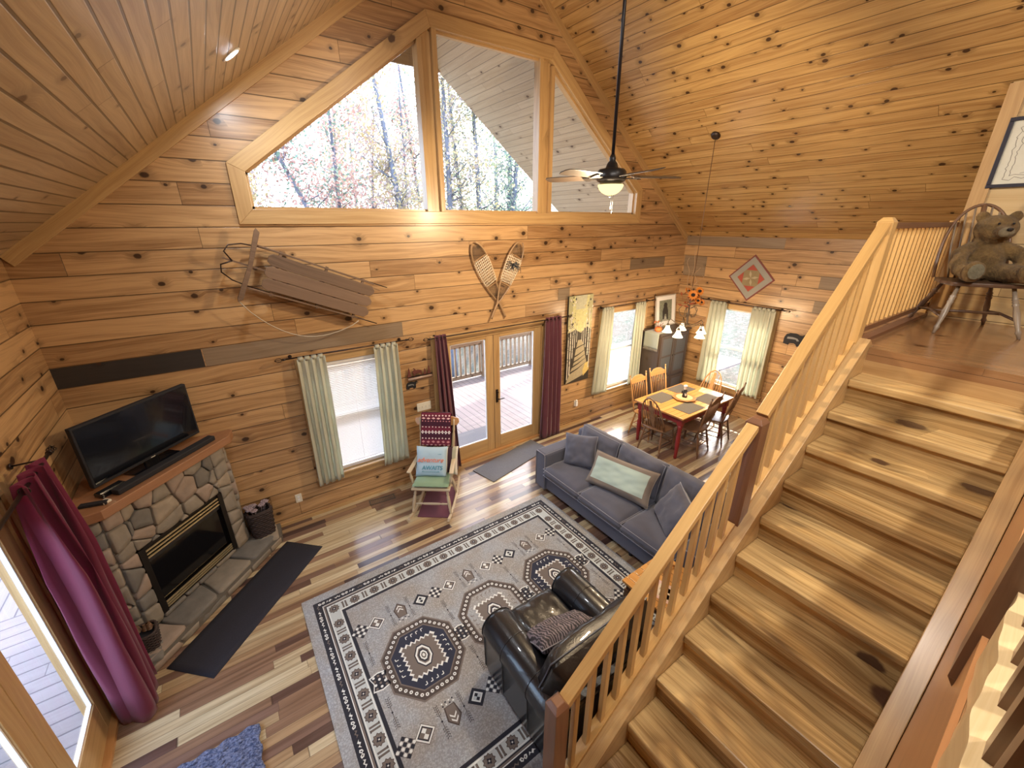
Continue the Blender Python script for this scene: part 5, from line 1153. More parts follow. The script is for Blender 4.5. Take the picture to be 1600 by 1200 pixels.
def legs(t, m, r=.015, h=.43):
    for s_ in (-1, 1):
        mb = MB(); leg(mb, (s_*.21, -.21, 0), (s_*.17, -.16, h), r); part(mb, 'leg', m, t)
        mb = MB(); leg(mb, (s_*.20, .23, 0), (s_*.15, .15, h), r); part(mb, 'leg', m, t)
    mb = MB()
    for z in (.14, .22): mb.tube([(-.195, -.19, z), (.195, -.19, z)], .008, 7)
    for s_ in (-1, 1):
        for z in (.16, .24): mb.tube([(s_*.19, -.18, z), (s_*.175, .19, z)], .008, 7)
    mb.tube([(-.18, .20, .2), (.18, .20, .2)], .008, 7); part(mb, 'stretchers', m, t)
    mb = MB(); mb.prism([(-.20, -.21), (0, -.23), (.20, -.21), (.225, -.05), (.19, .18), (0, .205), (-.19, .18), (-.225, -.05)], (0, 0, h), (1, 0, 0), (0, 1, 0), (0, 0, .028)); part(mb, 'seat', m, t, bevel=.009)
def hoop(m, label, grp):
    t = thing('hoop_back_chair', label, 'chair', (0, 0, 0), 0, grp); legs(t, m)
    P_ = []
    for k in range(21):
        a = pi*k/20; x = -.195*cos(a); zz = .46+.56*sin(a)**.8; P_.append((x, .16+.20*(zz-.46)/.56, zz))
    mb = MB(); mb.tube(P_, .012, 8); part(mb, 'hoop', m, t)
    for k in range(6):
        x = (-.14, -.095, -.05, .05, .095, .14)[k]; zt = .46+.56*(max(0, 1-(x/.195)**2)**.5)**.8; mb = MB(); mb.tube([(x*.85, .155, .458), (x, .16+.20*(zt-.46)/.56*.5, (zt+.46)/2), (x*1.05, .16+.20*(zt-.46)/.56, zt)], .0065, 6); part(mb, 'spindle', m, t)
    mb = MB(); mb.prism([(-.022, 0), (.022, 0), (.03, .12), (.045, .2), (.03, .3), (.038, .4), (.02, .56), (-.02, .56), (-.038, .4), (-.03, .3), (-.045, .2), (-.03, .12)], (0, .155, .46), (1, 0, 0), V((0, .20, .56)).normalized(), (0, .008, 0)); part(mb, 'splat', m, t)
    return t
def press(m, label, grp):
    t = thing('pressed_back_chair', label, 'chair', (0, 0, 0), 0, grp); legs(t, m)
    for s_ in (-1, 1): mb = MB(); leg(mb, (s_*.185, .165, .44), (s_*.215, .30, 1.06), .014); mb.ell((s_*.217, .303, 1.075), .014, .014, .02, 0, 8, 6); part(mb, 'back_post', m, t)
    mb = MB(); mb.prism([(-.20, 0), (.20, 0), (.205, .06), (.17, .075), (.10, .12), (0, .135), (-.10, .12), (-.17, .075), (-.205, .06)], (0, .275, .93), (1, 0, 0), V((0, .2, .95)).normalized(), (0, .018, 0)); part(mb, 'crest_rail', m, t, bevel=.004)
    mb = MB(); mb.bar((-.195, .20, .60), (.195, .20, .60), .014, .035); part(mb, 'lower_rail', m, t)
    for k in range(7): x = -.135+.045*k; mb = MB(); mb.tube([(x, .205, .61), (x*1.03, .24, .78), (x*1.06, .283, .94)], .0065, 6); part(mb, 'spindle', m, t)
    return t
gA, gB = 'hoop-back chairs at the dining table', 'pressed-back chairs at the dining table'
h1 = hoop(brown_w, 'brown hoop-back chair at the table end nearest the sofa', gA); h1.location = (6.84, -1.50, 0); h1.rotation_euler = (0, 0, pi/2+.08)
dup(h1, (8.20, -1.42, 0), -pi/2+.05, 'light oak hoop-back chair at the table end by the dining wall window', gA, {brown_w: oak_w})
c1 = press(brown_w, 'brown pressed-back chair on the stair side, nearer the sofa', gB); c1.location = (7.29, -1.84, 0); c1.rotation_euler = (0, 0, pi+.12)
dup(c1, (7.92, -1.86, 0), pi+.22, 'brown pressed-back chair on the stair side, nearer the dining wall', gB)
dup(c1, (7.12, -1.08, 0), .02, 'light oak pressed-back chair on the cabinet side, nearer the patio doors', gB, {brown_w: oak_w})
dup(c1, (7.70, -1.04, 0), -.05, 'light oak pressed-back chair directly in front of the cabinet', gB, {brown_w: oak_w})
# ------------------------------------------------------------------ cabinet and what stands on it
cab = thing('cabinet', 'tall grey-brown panelled cabinet in the dining corner', 'cabinet', (8.45, -.3, 0)); cw = wood('grey_brown_stain', (.075, .05, .038), (.042, .03, .022), None, kn=.1, tone=.15, rough=.5); cpn = plain('cabinet_inset', (.075, .075, .078), .35)
mb = MB(); mb.box(8.02, 8.95, -.50, -.03, .08, 1.57); mb.build('carcass', cw, cab); mb = MB(); mb.box(7.99, 8.98, -.53, -.02, 1.57, 1.60); mb.build('top', cw, cab, bevel=.004); mb = MB(); mb.box(8.04, 8.93, -.48, -.04, 0, .08); mb.build('plinth', cw, cab)
for k in range(2):
    for z0, z1 in ((.12, .66), (.70, 1.54)):
        a = 8.045+k*.44; b = a+.43; mb = MB(); f = .06
        for q_ in ((a, a+f, z0, z1), (b-f, b, z0, z1), (a+f, b-f, z0, z0+f), (a+f, b-f, z1-f, z1)): mb.box(q_[0], q_[1], -.522, -.501, q_[2], q_[3])
        if z1 > 1: mb.box(a+f, b-f, -.518, -.503, 1.10, 1.14)
        d = mb.build('door', cw, cab, bevel=.002); mb = MB(); mb.box(a+f, b-f, -.512, -.501, z0+f, z1-f); mb.build('panel', cpn, d); mb = MB(); mb.ell((b-.03 if k == 0 else a+.03, -.535, (z0+z1)/2), .012, .012, .012, 0, 8, 6); mb.build('knob', iron, d)
rn = thing('table_runner', 'pale green fringed cloth draped over the cabinet corner', 'cloth', (8.1, -.3, 1.2)); mb = MB()
def run(a, b):
    y = -.50+.33*a
    if b < .4: return (7.975-.006*sin(a*8)*(1-b/.4), y, 1.30+.31*b/.4)
    return (7.98+.30*(b-.4)/.6, y, 1.604+.001*sin(a*30))
mb.grid(run, 16, 20); o = mb.build('cloth', cloth('pale_sage_linen', (.27, .29, .25), (.22, .24, .20)), rn); m_ = o.modifiers.new('s', 'SOLIDIFY'); m_.thickness = .003; m_.offset = 0
mb = MB()
for k in range(24): y = -.495+.32*k/23; mb.tube([(7.972, y, 1.30), (7.97, y+.004, 1.25)], .002, 3)
mb.build('fringe', plain('fringe_cream', (.5, .48, .40), .9), rn)
pf_ = thing('framed_picture', 'white-matted black bear picture leaning on the cabinet', 'picture', (8.65, -.05, 1.6)); tl = V((0, .12, .99)).normalized(); fo = V((8.33, -.13, 1.605))
mb = MB()
for q_ in (rects(0, .64, 0, .022), rects(0, .64, .598, .62), rects(0, .022, .022, .598), rects(.618, .64, .022, .598)): mb.prism(q_, fo, (1, 0, 0), tl, (0, -.018, 0))
mb.build('frame', plain('pale_frame', (.45, .42, .38), .4), pf_); mb = MB(); mb.prism(rects(.02, .62, .02, .60), fo+V((0, .002, 0)), (1, 0, 0), tl, (0, -.010, 0)); mb.build('mat_board', white_pl, pf_)
mb = MB(); PB = [plain('bear_forest', (.20, .22, .17), .5, 0, .6, 30), plain('bear_black', (.02, .018, .015), .5), plain('bear_light', (.36, .36, .32), .5, 0, .4, 20)]
mb.prism(rects(.12, .52, .10, .52), fo+V((0, -.0085, 0)), (1, 0, 0), tl, (0, -.001, 0), 0); mb.prism([(.22, .10), (.40, .10), (.37, .18), (.29, .20), (.24, .17)], fo+V((0, -.0097, 0)), (1, 0, 0), tl, (0, -.001, 0), 2)
mb.prism([(.23, .14), (.27, .14), (.29, .24), (.34, .24), (.36, .13), (.40, .13), (.40, .30), (.37, .38), (.37, .44), (.34, .47), (.28, .47), (.255, .43), (.26, .38), (.22, .30)], fo+V((0, -.0108, 0)), (1, 0, 0), tl, (0, -.001, 0), 1); mb.build('bear_print', PB, pf_)
pk = thing('pumpkin_pot', 'orange pumpkin with dried autumn leaves on the cabinet', 'ornament', (8.12, -.36, 1.604)); mb = MB(); orange = plain('pumpkin_orange', (.62, .16, .04), .5)
for k in range(8): a = k*pi/4; mb.ell((8.12+.03*cos(a), -.36+.03*sin(a), 1.655), .042, .042, .05, 0, 10, 8)
mb.build('pumpkin', orange, pk); leafR = plain('dried_leaf_red', (.32, .08, .03), .7, 0, .4, 20)
for k in range(18):
    a = R.uniform(0, 6.28); rr = R.uniform(.05, .14); c = V((8.12+rr*cos(a), -.36+rr*sin(a)*.6, 1.72+R.uniform(0, .10))); u_ = V((R.uniform(-1, 1), R.uniform(-1, 1), R.uniform(-.5, 1))).normalized()*.035; w_ = u_.orthogonal().normalized()*.016; mb = MB(); mb.add([c-u_, c+w_, c+u_, c-w_], [[0, 1, 2, 3]]); mb.tube([(8.12, -.36, 1.69), tuple(c)], .0015, 3); mb.build('leaf_spray', leafR if k % 3 else plain('dried_leaf_green%d' % k, (.22, .20, .08), .7), pk)
# ------------------------------------------------------------------ chandelier
ch = thing('chandelier', 'bronze scroll chandelier with glowing glass bells above dining table', 'chandelier', (7.41, -1.37, 1.95)); cx, cy = 7.41, -1.37
nr = V((-SL, 0, -1)).normalized(); cz = EZ+SL*(W_-cx)
mb = MB(); mb.lathe(V((cx, cy, cz)), [(0, .065), (.02, .06), (.035, .03)], 20, axis=nr); mb.build('canopy', iron, ch)
mb = MB(); mb.tube([(cx, cy, cz-.03), (cx+.003, cy, 2.42)], .0045, 6); mb.build('hanging_cable', plain('bronze_chain', (.16, .09, .05), .5, .5), ch)
brz = plain('antique_bronze', (.22, .17, .12), .4, .6); mb = MB(); mb.lathe((cx, cy, 2.0), [(0, .01), (.03, .03), (.06, .018), (.16, .014), (.2, .03), (.24, .014), (.40, .012), (.42, .02)], 12); mb.build('stem', brz, ch)
shade_m = G('frosted_bell_glass'); _e = shade_m.n('Emission', {'Color': c4((1, .80, .48)), 'Strength': 2.2}); shade_m.t.links.new(_e.outputs[0], shade_m.out.inputs[0]); shade_m = shade_m.m
for k in range(5):
    a = radians(190+72*k); d = V((cos(a), sin(a), 0)); c = V((cx, cy, 0))
    mb = MB(); mb.tube([c+V((0, 0, 2.06)), c+d*.08+V((0, 0, 2.02)), c+d*.17+V((0, 0, 2.05)), c+d*.25+V((0, 0, 2.10)), c+d*.28+V((0, 0, 2.06)), c+d*.28+V((0, 0, 2.02))], .007, 7)
    mb.tube([c+d*.03+V((0, 0, 2.30)), c+d*.10+V((0, 0, 2.34)), c+d*.15+V((0, 0, 2.27)), c+d*.12+V((0, 0, 2.18)), c+d*.07+V((0, 0, 2.16)), c+d*.05+V((0, 0, 2.20))], .006, 6); a_ = mb.build('arm', brz, ch)
    mb = MB(); mb.lathe(c+d*.28+V((0, 0, 2.02)), [(0, .02), (.03, .026), (.04, .02)], 12, axis=(0, 0, -1)); mb.build('socket', brz, a_)
    mb = MB(); mb.grid(lambda u_, v_: c+d*.28+V((cos(u_*2*pi), sin(u_*2*pi), 0))*(.028+.052*v_**1.6)+V((0, 0, 1.995-.115*v_)), 20, 8); mb.build('glass_shade', shade_m, a_)
    bp = bpy.data.lights.new('bulb', 'POINT'); bp.energy = 15; bp.color = (1, .74, .45); bp.shadow_soft_size = .04; bo = bpy.data.objects.new('bulb_light', bp); COL.objects.link(bo); bo.location = c+d*.28+V((0, 0, 1.86))
fa = thing('flower_arrangement', 'orange sunflowers and curly twigs atop the chandelier', 'flowers', (cx, cy, 2.45)); pet = plain('sunflower_orange', (.72, .24, .03), .6, 0, .2, 20); cen = matblk
for k, (dx_, dy_, dz_, r_) in enumerate(((-.11, -.10, 2.53, .085), (.02, -.12, 2.58, .075), (.09, -.05, 2.50, .07), (.13, .02, 2.44, .065), (-.02, -.14, 2.44, .06), (.0, .06, 2.56, .07), (.10, -.13, 2.40, .06))):
    mb = MB(); n = V((-.7+.3*(k % 3), -.75, .45)).normalized(); u_ = n.orthogonal().normalized(); w_ = n.cross(u_); c = V((cx+dx_, cy+dy_, dz_))
    for q_ in range(12):
        a = q_*pi/6; e = u_*cos(a)+w_*sin(a); s_ = n.cross(e); mb.add([c+e*r_*.35-s_*r_*.14, c+e*r_*.7-s_*r_*.17+n*.008, c+e*r_, c+e*r_*.7+s_*r_*.17+n*.008, c+e*r_*.35+s_*r_*.14], [[0, 1, 2, 3, 4]], 0)
    mb.ell(c+n*.006, r_*.36, r_*.36, r_*.28, 1, 10, 6); mb.build('sunflower', [pet, cen], fa)
mb = MB()
for k in range(26):
    a = R.uniform(0, 6.28); rr = R.uniform(.04, .17); c = V((cx+rr*cos(a), cy+rr*sin(a), R.uniform(2.34, 2.55))); u_ = V((R.uniform(-1, 1), R.uniform(-1, 1), R.uniform(-.6, .6))).normalized()*.05; w_ = u_.orthogonal().normalized()*.02; mb.add([c-u_, c+w_, c+u_, c-w_], [[0, 1, 2, 3]])
mb.build('dried_leaves', leafR, fa)
for k in range(4):
    a = .8+k*1.6; p = V((cx+.02*cos(a), cy+.02*sin(a), 2.40)); pts = [p]; rd = [.006]
    for q_ in range(16): f = q_/16; pts.append(V((cx+(.05+.07*f)*cos(a)+.028*sin(f*17+k*2), cy+(.05+.07*f)*sin(a)+.028*cos(f*15+k), 2.42+(.78-.13*k)*(f+.06)))); rd.append(.006*(1-.6*f))
    mb = MB(); mb.tube(pts, rd, 5); mb.build('curly_twig', plain('pale_twig', (.42, .28, .16), .8), fa)
# ------------------------------------------------------------------ ceiling fan
fx, fy = 4.585, -2.12
fan = thing('ceiling_fan', 'black ceiling fan with glowing bowl light on a long rod', 'ceiling fan', (fx, fy, 4.0))
mb = MB(); mb.lathe((fx, fy, RZ-.13), [(0, .07), (.05, .065), (.10, .03)], 20, axis=(0, 0, -1)); mb.build('canopy', black_m, fan)
mb = MB(); mb.tube([(fx, fy, RZ-.2), (fx, fy, 4.13)], .0155, 12); mb.build('downrod', plain('satin_black', (.02, .018, .022), .3, .3), fan)
mb = MB(); mb.lathe((fx, fy, 4.15), [(0, .02), (.03, .03), (.05, .028), (.07, .045), (.11, .06), (.12, .115), (.14, .135), (.20, .14), (.22, .128), (.235, .10), (.26, .105)], 32, axis=(0, 0, -1)); mb.build('motor_housing', plain('oil_rubbed_black', (.03, .028, .028), .35, .5, .2, 8), fan)
bowlm = G('warm_bowl_glass'); _l = bowlm.n('TexCoord').outputs['Object']
_e = bowlm.n('Emission', {'Color': c4((1, .70, .28)), 'Strength': 1.1}); bowlm.t.links.new(_e.outputs[0], bowlm.out.inputs[0])
mb = MB(); mb.lathe((fx, fy, 3.90), [(0, .118), (.012, .118), (.04, .105), (.065, .082), (.083, .05), (.092, .015), (.094, .0)], 32, axis=(0, 0, -1)); mb.build('light_bowl', bowlm.m, fan)
mb = MB(); mb.lathe((fx, fy, 3.81), [(0, .008), (.012, .012), (.02, .004)], 10, axis=(0, 0, -1)); mb.build('finial', black_m, fan)
bl_m = wood('fan_blade_dark', (.06, .045, .035), (.035, .026, .02), None, kn=0, tone=.1, rough=.4)
for k in range(5):
    a = radians(42+72*k); d = V((cos(a), sin(a), 0)); s_ = V((-sin(a), cos(a), .22)).normalized(); o_ = V((fx, fy, 3.965))
    mb = MB(); mb.prism([(.09, -.018), (.20, -.02), (.23, -.05), (.27, -.05), (.27, .05), (.23, .05), (.20, .02), (.09, .018)], o_+V((0, 0, -.008)), d, s_, (0, 0, -.006)); b_ = mb.build('blade_iron', black_m, fan)
    mb = MB(); mb.prism([(.20, -.058), (.24, -.066), (.60, -.070), (.65, -.060), (.67, -.03), (.67, .03), (.65, .060), (.60, .070), (.24, .066), (.20, .058)], o_, d, s_, (0, 0, .007)); mb.build('blade', bl_m, fan, bevel=.002)
for dx_, L in ((-.012, .12), (.012, .16)):
    mb = MB(); mb.tube([(fx+dx_, fy-.03, 3.83), (fx+dx_, fy-.03, 3.83-L)], .0018, 5); mb.ell((fx+dx_, fy-.03, 3.83-L-.012), .007, .007, .014, 0, 8, 6); mb.build('pull_chain', black_m, fan)
l = bpy.data.lights.new('fan_bulb', 'POINT'); l.energy = 115; l.color = (1, .76, .48); l.shadow_soft_size = .10; o = bpy.data.objects.new('fan_bulb_light', l); COL.objects.link(o); o.location = (fx, fy, 3.70)
# recessed spot in the left ceiling, then added fill lights out of view
def spot(label, x, y, side, energy, col, r=.055, size=.10, st=60):
    z = EZ+SL*(x if side < 0 else W_-x); n = V((SL*(1 if side < 0 else -1), 0, -1)).normalized(); c = V((x, y, z))
    t = thing('recessed_or_fill_light', label, 'ceiling light', c); mb = MB(); mb.lathe(c, [(0, r+.022), (.006, r+.02), (.007, r)], 28, axis=n); mb.build('trim_ring', white_pl, t)
    mb = MB(); mb.lathe(c+n*.0072, [(0, r), (.001, r)], 28, axis=n); mb.build('lens', emit('spot_lens', (.85, .92, 1), st), t)
    l = bpy.data.lights.new('spot_area', 'AREA'); l.shape = 'DISK'; l.size = size*2; l.energy = energy; l.color = col; o = bpy.data.objects.new('recessed_or_fill_lamp', l); COL.objects.link(o); o.location = c+n*.03; o.rotation_euler = n.to_track_quat('-Z', 'Y').to_euler()
spot('bright white recessed light in the left ceiling slope', 1.79, -.95, -1, 14, (.9, .95, 1))
spot('added fill light, out of view in the left ceiling slope over the loft', 2.9, -6.4, -1, 50, (1, .95, .86), st=20)  # added lamp behind the camera, brightens the room
spot('added fill light, out of view in the right ceiling slope over the loft', 5.0, -6.9, 1, 45, (1, .92, .78), st=20)  # second added fill, unseen, for the loft side
spot('added fill light, out of view in the left ceiling slope above the camera', 2.2, -4.9, -1, 32, (1, .95, .88), st=20)  # unseen lamp added over the camera to lift the interior
# ------------------------------------------------------------------ staircase (rises to +x)
LZ = 2.66; TX = 5.40; dX, dZ = .2505, LZ/13
sc_ = thing('staircase', 'wide knotty pine staircase climbing to the loft', 'staircase', (3.8, -4.63, 0)); yi0, yi1 = -5.08, -4.17
for k in range(1, 13):
    x = TX-dX*k; z = LZ-dZ*k; mb = MB(); mb.box(x, x+dX+.042, yi0, yi1, z-.062, z, long=1); mb.build('tread', tread_w, sc_, bevel=.010)
for k in range(1, 14):
    x = TX-dX*(k-1); z = LZ-dZ*(k-1); mb = MB(); mb.box(x+.035, x+.055, yi0, yi1, z-dZ, z-.06, long=1); mb.build('riser', tread_w, sc_)
sl_ = dZ/dX
def nz(x): return LZ-(TX-x)*sl_
for y0, y1, up, nm in ((-4.17, -4.09, .085, 'stringer'), (-5.17, -5.08, .085, 'stringer')):
    mb = MB(); xa, xb = 2.12, TX-.02
    xbot = TX-(LZ-.30)/sl_
    pl = [(xa, 0), (xa, nz(xa)+up), (xb, nz(xb)+up), (xb+.10, LZ-.0), (xb+.10, LZ-.40), (xbot+.02, 0)]
    mb.prism(pl, (0, y0, 0), (1, 0, 0), (0, 0, 1), (0, y1-y0, 0)); 
    d = V((1, sl_)).normalized()
    mb.uv = [[((mb.v[i].x*d.x+mb.v[i].z*d.y), (mb.v[i].z*d.x-mb.v[i].x*d.y)+mb.v[i].y) for i in f] for f in mb.f]
    mb.build(nm, trim_w, sc_, bevel=.004)
# stair rail
sr = thing('stair_railing', 'golden pine stair railing with square balusters', 'railing', (3.8, -4.05, 0)); yr = -4.055
def newel(x, z0, z1, w, mat, par, y=yr):
    mb = MB(); mb.box(x-w/2, x+w/2, y-w/2, y+w/2, z0, z1-.03); b = len(mb.v); h = w/2
    mb.add([(x-h, y-h, z1-.03), (x+h, y-h, z1-.03), (x+h, y+h, z1-.03), (x-h, y+h, z1-.03), (x-h*.55, y-h*.55, z1), (x+h*.55, y-h*.55, z1), (x+h*.55, y+h*.55, z1), (x-h*.55, y+h*.55, z1)], [[0, 1, 5, 4], [1, 2, 6, 5], [2, 3, 7, 6], [3, 0, 4, 7], [4, 5, 6, 7]]); return mb.build('newel_post', mat, par, bevel=.003)
newel(2.385, 0, 1.17, .095, red_w, sr); newel(4.03, 1.25, 2.40, .105, red_w, sr); newel(5.37, 2.30, 3.60, .095, rail_w, sr)
def rz1(x): return 1.145+(x-2.446)*.800
def rz2(x): return 2.40+(x-4.05)*.915
def shoe(x): return nz(x)+.105
mb = MB(); mb.bar((2.43, yr, rz1(2.43)-.022), (3.98, yr, rz1(3.98)-.022), .075, .044); mb.build('handrail', rail_w, sr, bevel=.004)
mb = MB(); mb.bar((4.075, yr, rz2(4.075)-.022), (5.33, yr, rz2(5.33)-.022), .075, .044); mb.build('handrail', rail_w, sr, bevel=.004)
for a, b in ((2.43, 3.98), (4.08, 5.33)):
    mb = MB(); mb.bar((a, yr, shoe(a)-.02), (b, yr, shoe(b)-.02), .072, .045); mb.build('shoe_rail', rail_w, sr, bevel=.003)
x = 2.53
while x < 5.30:
    if not (3.93 < x < 4.13):
        rz_ = rz1 if x < 4 else rz2; mb = MB(); mb.bar((x, yr, shoe(x)-.005), (x, yr, rz_(x)-.04), .034, .034, up=(1, 0, 0)); mb.build('baluster', rail_w, sr, bevel=.002)
    x += .122
# ------------------------------------------------------------------ loft
loft_w = wood('loft_floor_pine', (.34, .19, .09), (.24, .12, .05), .28, 3.0, .35, .22, .1, 2.2, gap=.001, coat=.3)
mb = MB(); mb.box(TX, W_, YB, -4.03, LZ-.10, LZ, 0, ro=False); mb.box(0.9, TX, YB, -5.1845, LZ-.10, LZ, 0, ro=False); mb.box(TX, W_, YB, -4.02, LZ-.30, LZ-.10, 1); mb.box(.9, TX, YB, -5.1845, LZ-.30, LZ-.10, 1)
mb.build('floor_loft', [loft_w, trim_w], label='glossy brown loft floor at the head of the stairs', kind='structure', recenter=False)
mb = MB(); mb.box(TX, 7.37, -4.10, -4.03, LZ, LZ+.03); mb.build('trim_3', red_w, label='red-brown edge board of the loft floor', kind='structure')
mb = MB(); mb.prism([(.9, -ZP), (W_, -ZP), (W_, LZ-ZP-.3), (5.5, LZ-ZP-.3), (5.42, LZ-ZP), (.9, LZ-ZP)], (0, -5.173, ZP), (1, 0, 0), (0, 0, 1), (0, -.011, 0)); mb.build('wall_stair', wood('stair_wall_pine', (.48, .24, .10), (.36, .16, .06), None, kn=.15, tone=.1, ks=1.2), label='smooth pine wall along the right side of the stairs', kind='structure', recenter=False)
lr = thing('loft_railing', 'golden pine baluster railing along the loft edge', 'railing', (6.4, yr, LZ))
mb = MB(); mb.bar((5.41, yr, LZ+.885), (7.36, yr, LZ+.885), .07, .04); mb.build('top_rail', red_w, lr); mb = MB(); mb.bar((5.41, yr, LZ+.115), (7.36, yr, LZ+.115), .06, .04); mb.build('bottom_rail', red_w, lr)
x = 5.49
while x < 7.3: mb = MB(); mb.bar((x, yr, LZ+.13), (x, yr, LZ+.87), .034, .034, up=(1, 0, 0)); mb.build('baluster', rail_w, lr); x += .118
mb = MB(); mb.bar((7.33, yr, LZ), (7.33, yr, LZ+.92), .06, .06, up=(1, 0, 0)); mb.build('end_post', rail_w, lr)
# guard rail right beside the photographer
gr = thing('guard_railing', 'dark-balustered loft guard railing close at right, pale wavy shoe board', 'railing', (2.4, -5.22, LZ))
mb = MB(); pl = [(1.15, .03)]; 
for k in range(121):
    x = 1.15+1.70*k/120; pl.append((x, .035+.0035*sin(x*23)+.0015*sin(x*57)))
pl += [(2.86, -.03), (2.84, -.06), (1.15, -.06)]
mb.prism([(x, y) for x, y in pl], (0, -5.218, LZ+.001), (1, 0, 0), (0, 1, 0), (0, 0, .148)); mb.build('shoe_board', wood('pale_shoe_wood', (.66, .50, .28), (.52, .36, .17), None, kn=0, tone=.1, grain=1.5), gr)
wal = wood('walnut_baluster', (.20, .11, .065), (.12, .06, .03), None, kn=0, tone=.1)
for k in range(7): x = 2.56-.128*k; mb = MB(); mb.bar((x, -5.222, LZ+.145), (x, -5.222, LZ+.86), .04, .04, up=(1, 0, 0)); mb.build('baluster', wal, gr)
mb = MB(); b0, b1 = (2.66, 2.81), (-5.27, -5.158); mb.box(b0[0], b0[1], b1[0], b1[1], LZ-.16, LZ+.90)
mb.add([(2.66, -5.27, 2.5), (2.81, -5.27, 2.5), (2.81, -5.158, 2.5), (2.66, -5.158, 2.5), (2.69, -5.25, 2.44), (2.78, -5.25, 2.44), (2.78, -5.18, 2.44), (2.69, -5.18, 2.44)], [[0, 4, 5, 1], [1, 5, 6, 2], [2, 6, 7, 3], [3, 7, 4, 0], [4, 7, 6, 5]]); mb.build('newel_post', wal, gr)
mb = MB(); mb.bar((1.6, -5.24, LZ+.88), (5.3, -5.24, LZ+.88), .07, .04); mb.build('handrail', wal, gr)
# loft wall with picture
pale_wall = wood('pale_pine_wall', (.56, .42, .22), (.42, .28, .12), .235, 2.6, .35, .4, .12, 2.8)
mb = MB(); zt = EZ+SL*(W_-7.37)
mb.prism([(YB, LZ-ZP), (-4.10, LZ-ZP), (-4.10, zt-ZP-.02), (YB, zt-ZP-.02)], (7.37, 0, ZP), (0, 1, 0), (0, 0, 1), (.12, 0, 0), uoff=(0, 0)); mb.build('wall_loft', pale_wall, label='pale pine partition wall at the loft end', kind='structure', recenter=False)
mb = MB(); mb.box(7.352, 7.50, -4.20, -4.085, LZ, zt-.03); mb.build('trim_4', trim_w, label='brown corner board on the end of the loft wall', kind='structure')
mb = MB(); mb.box(7.352, 7.37, YB, -4.20, zt-.13, zt-.03); mb.build('trim_5', trim_w, label='board along the top of the loft wall under the ceiling', kind='structure')
fp2 = thing('framed_map', 'black-framed pale pencil map on the loft wall above the chair', 'picture', (7.37, -4.62, 3.85))
y0, y1, z0, z1 = -5.05, -4.17, 3.855, 4.415
mb = MB()
for q_ in ((y0, y1, z0, z0+.03), (y0, y1, z1-.03, z1), (y0, y0+.03, z0+.03, z1-.03), (y1-.03, y1, z0+.03, z1-.03)): mb.box(7.342, 7.37, q_[0], q_[1], q_[2], q_[3])
mb.build('frame', plain('navy_black_frame', (.02, .02, .035), .3), fp2, bevel=.003)
mb = MB(); mb.box(7.356, 7.37, y0+.02, y1-.02, z0+.02, z1-.02); mb.build('sheet', plain('aged_paper', (.58, .58, .50), .6, 0, .08, 12), fp2)
mb = MB(); rr = random.Random(5); ink = plain('pencil_ink', (.22, .21, .19), .8)
def ink_path(pts, w): 
    for a, b in zip(pts, pts[1:]): mb.bar((7.3555, a[0], a[1]), (7.3555, b[0], b[1]), .001, w, up=(1, 0, 0)) if False else mb.obox(((7.3555), (a[0]+b[0])/2, (a[1]+b[1])/2), (0, (b[0]-a[0])/2, (b[1]-a[1])/2), (0, -(b[1]-a[1])/max(1e-6, hypot(b[0]-a[0], b[1]-a[1]))*w/2, (b[0]-a[0])/max(1e-6, hypot(b[0]-a[0], b[1]-a[1]))*w/2), (.0006, 0, 0))
for i0 in (.09, .12):
    P_ = []
    for k in range(81):
        f = k/80*4; s_ = int(f) % 4; t = f-int(f); a0_, a1_, b0_, b1_ = y0+i0, y1-i0, z0+i0*.8, z1-i0*.8
        c = ((a0_+(a1_-a0_)*t, b0_), (a1_, b0_+(b1_-b0_)*t), (a1_-(a1_-a0_)*t, b1_), (a0_, b1_-(b1_-b0_)*t))[s_]; P_.append((c[0]+rr.gauss(0, .006), c[1]+rr.gauss(0, .006)))
    ink_path(P_, .004)
for z in (3.98, 4.06, 4.13, 4.22, 4.27): ink_path([(y0+.2+.05*k, z+.012*sin(k*1.3+z*20)) for k in range(11)], .003)
mb.build('map_lines', ink, fp2)
# bow back chair with teddy bear (local: front -y)
rz = atan2(-.87, .50)
lc = thing('windsor_chair', 'dark bow-back chair holding the teddy bear on the loft', 'chair', (6.80, -4.42, LZ), rz)
silv = wood('greyed_turned_wood', (.32, .26, .20), (.18, .14, .10), None, kn=0, tone=.15, rough=.35)
mb = MB(); mb.prism([(-.24, -.24), (0, -.26), (.24, -.24), (.26, -.05), (.22, .18), (0, .22), (-.22, .18), (-.26, -.05)], (0, 0, .40), (1, 0, 0), (0, 1, 0), (0, 0, .032)); part(mb, 'seat', dark_w, lc, bevel=.008)
def leg2(mb, a, b, r):
    a, b = V(a), V(b); L = (b-a).length; mb.lathe(a, [(0, r*.6), (.10*L, r*.9), (.13*L, r*1.2), (.18*L, r*.8), (.45*L, r*1.35), (.62*L, r*1.0), (.66*L, r*1.35), (.69*L, r*.9), (.71*L, r*1.35), (.74*L, r*.9), (.76*L, r*1.35), (.79*L, r*.9), (L, r*.75)], 12, axis=b-a)
for s_ in (-1, 1):
    mb = MB(); leg2(mb, (s_*.27, -.30, 0), (s_*.17, -.17, .405), .017); part(mb, 'leg', silv, lc)
    mb = MB(); leg2(mb, (s_*.28, .28, 0), (s_*.16, .13, .405), .017); part(mb, 'leg', dark_w, lc)
    mb = MB(); mb.tube([(s_*.24, -.25, .14), (s_*.23, .0, .16), (s_*.24, .24, .14)], .012, 8); part(mb, 'side_stretcher', dark_w, lc)
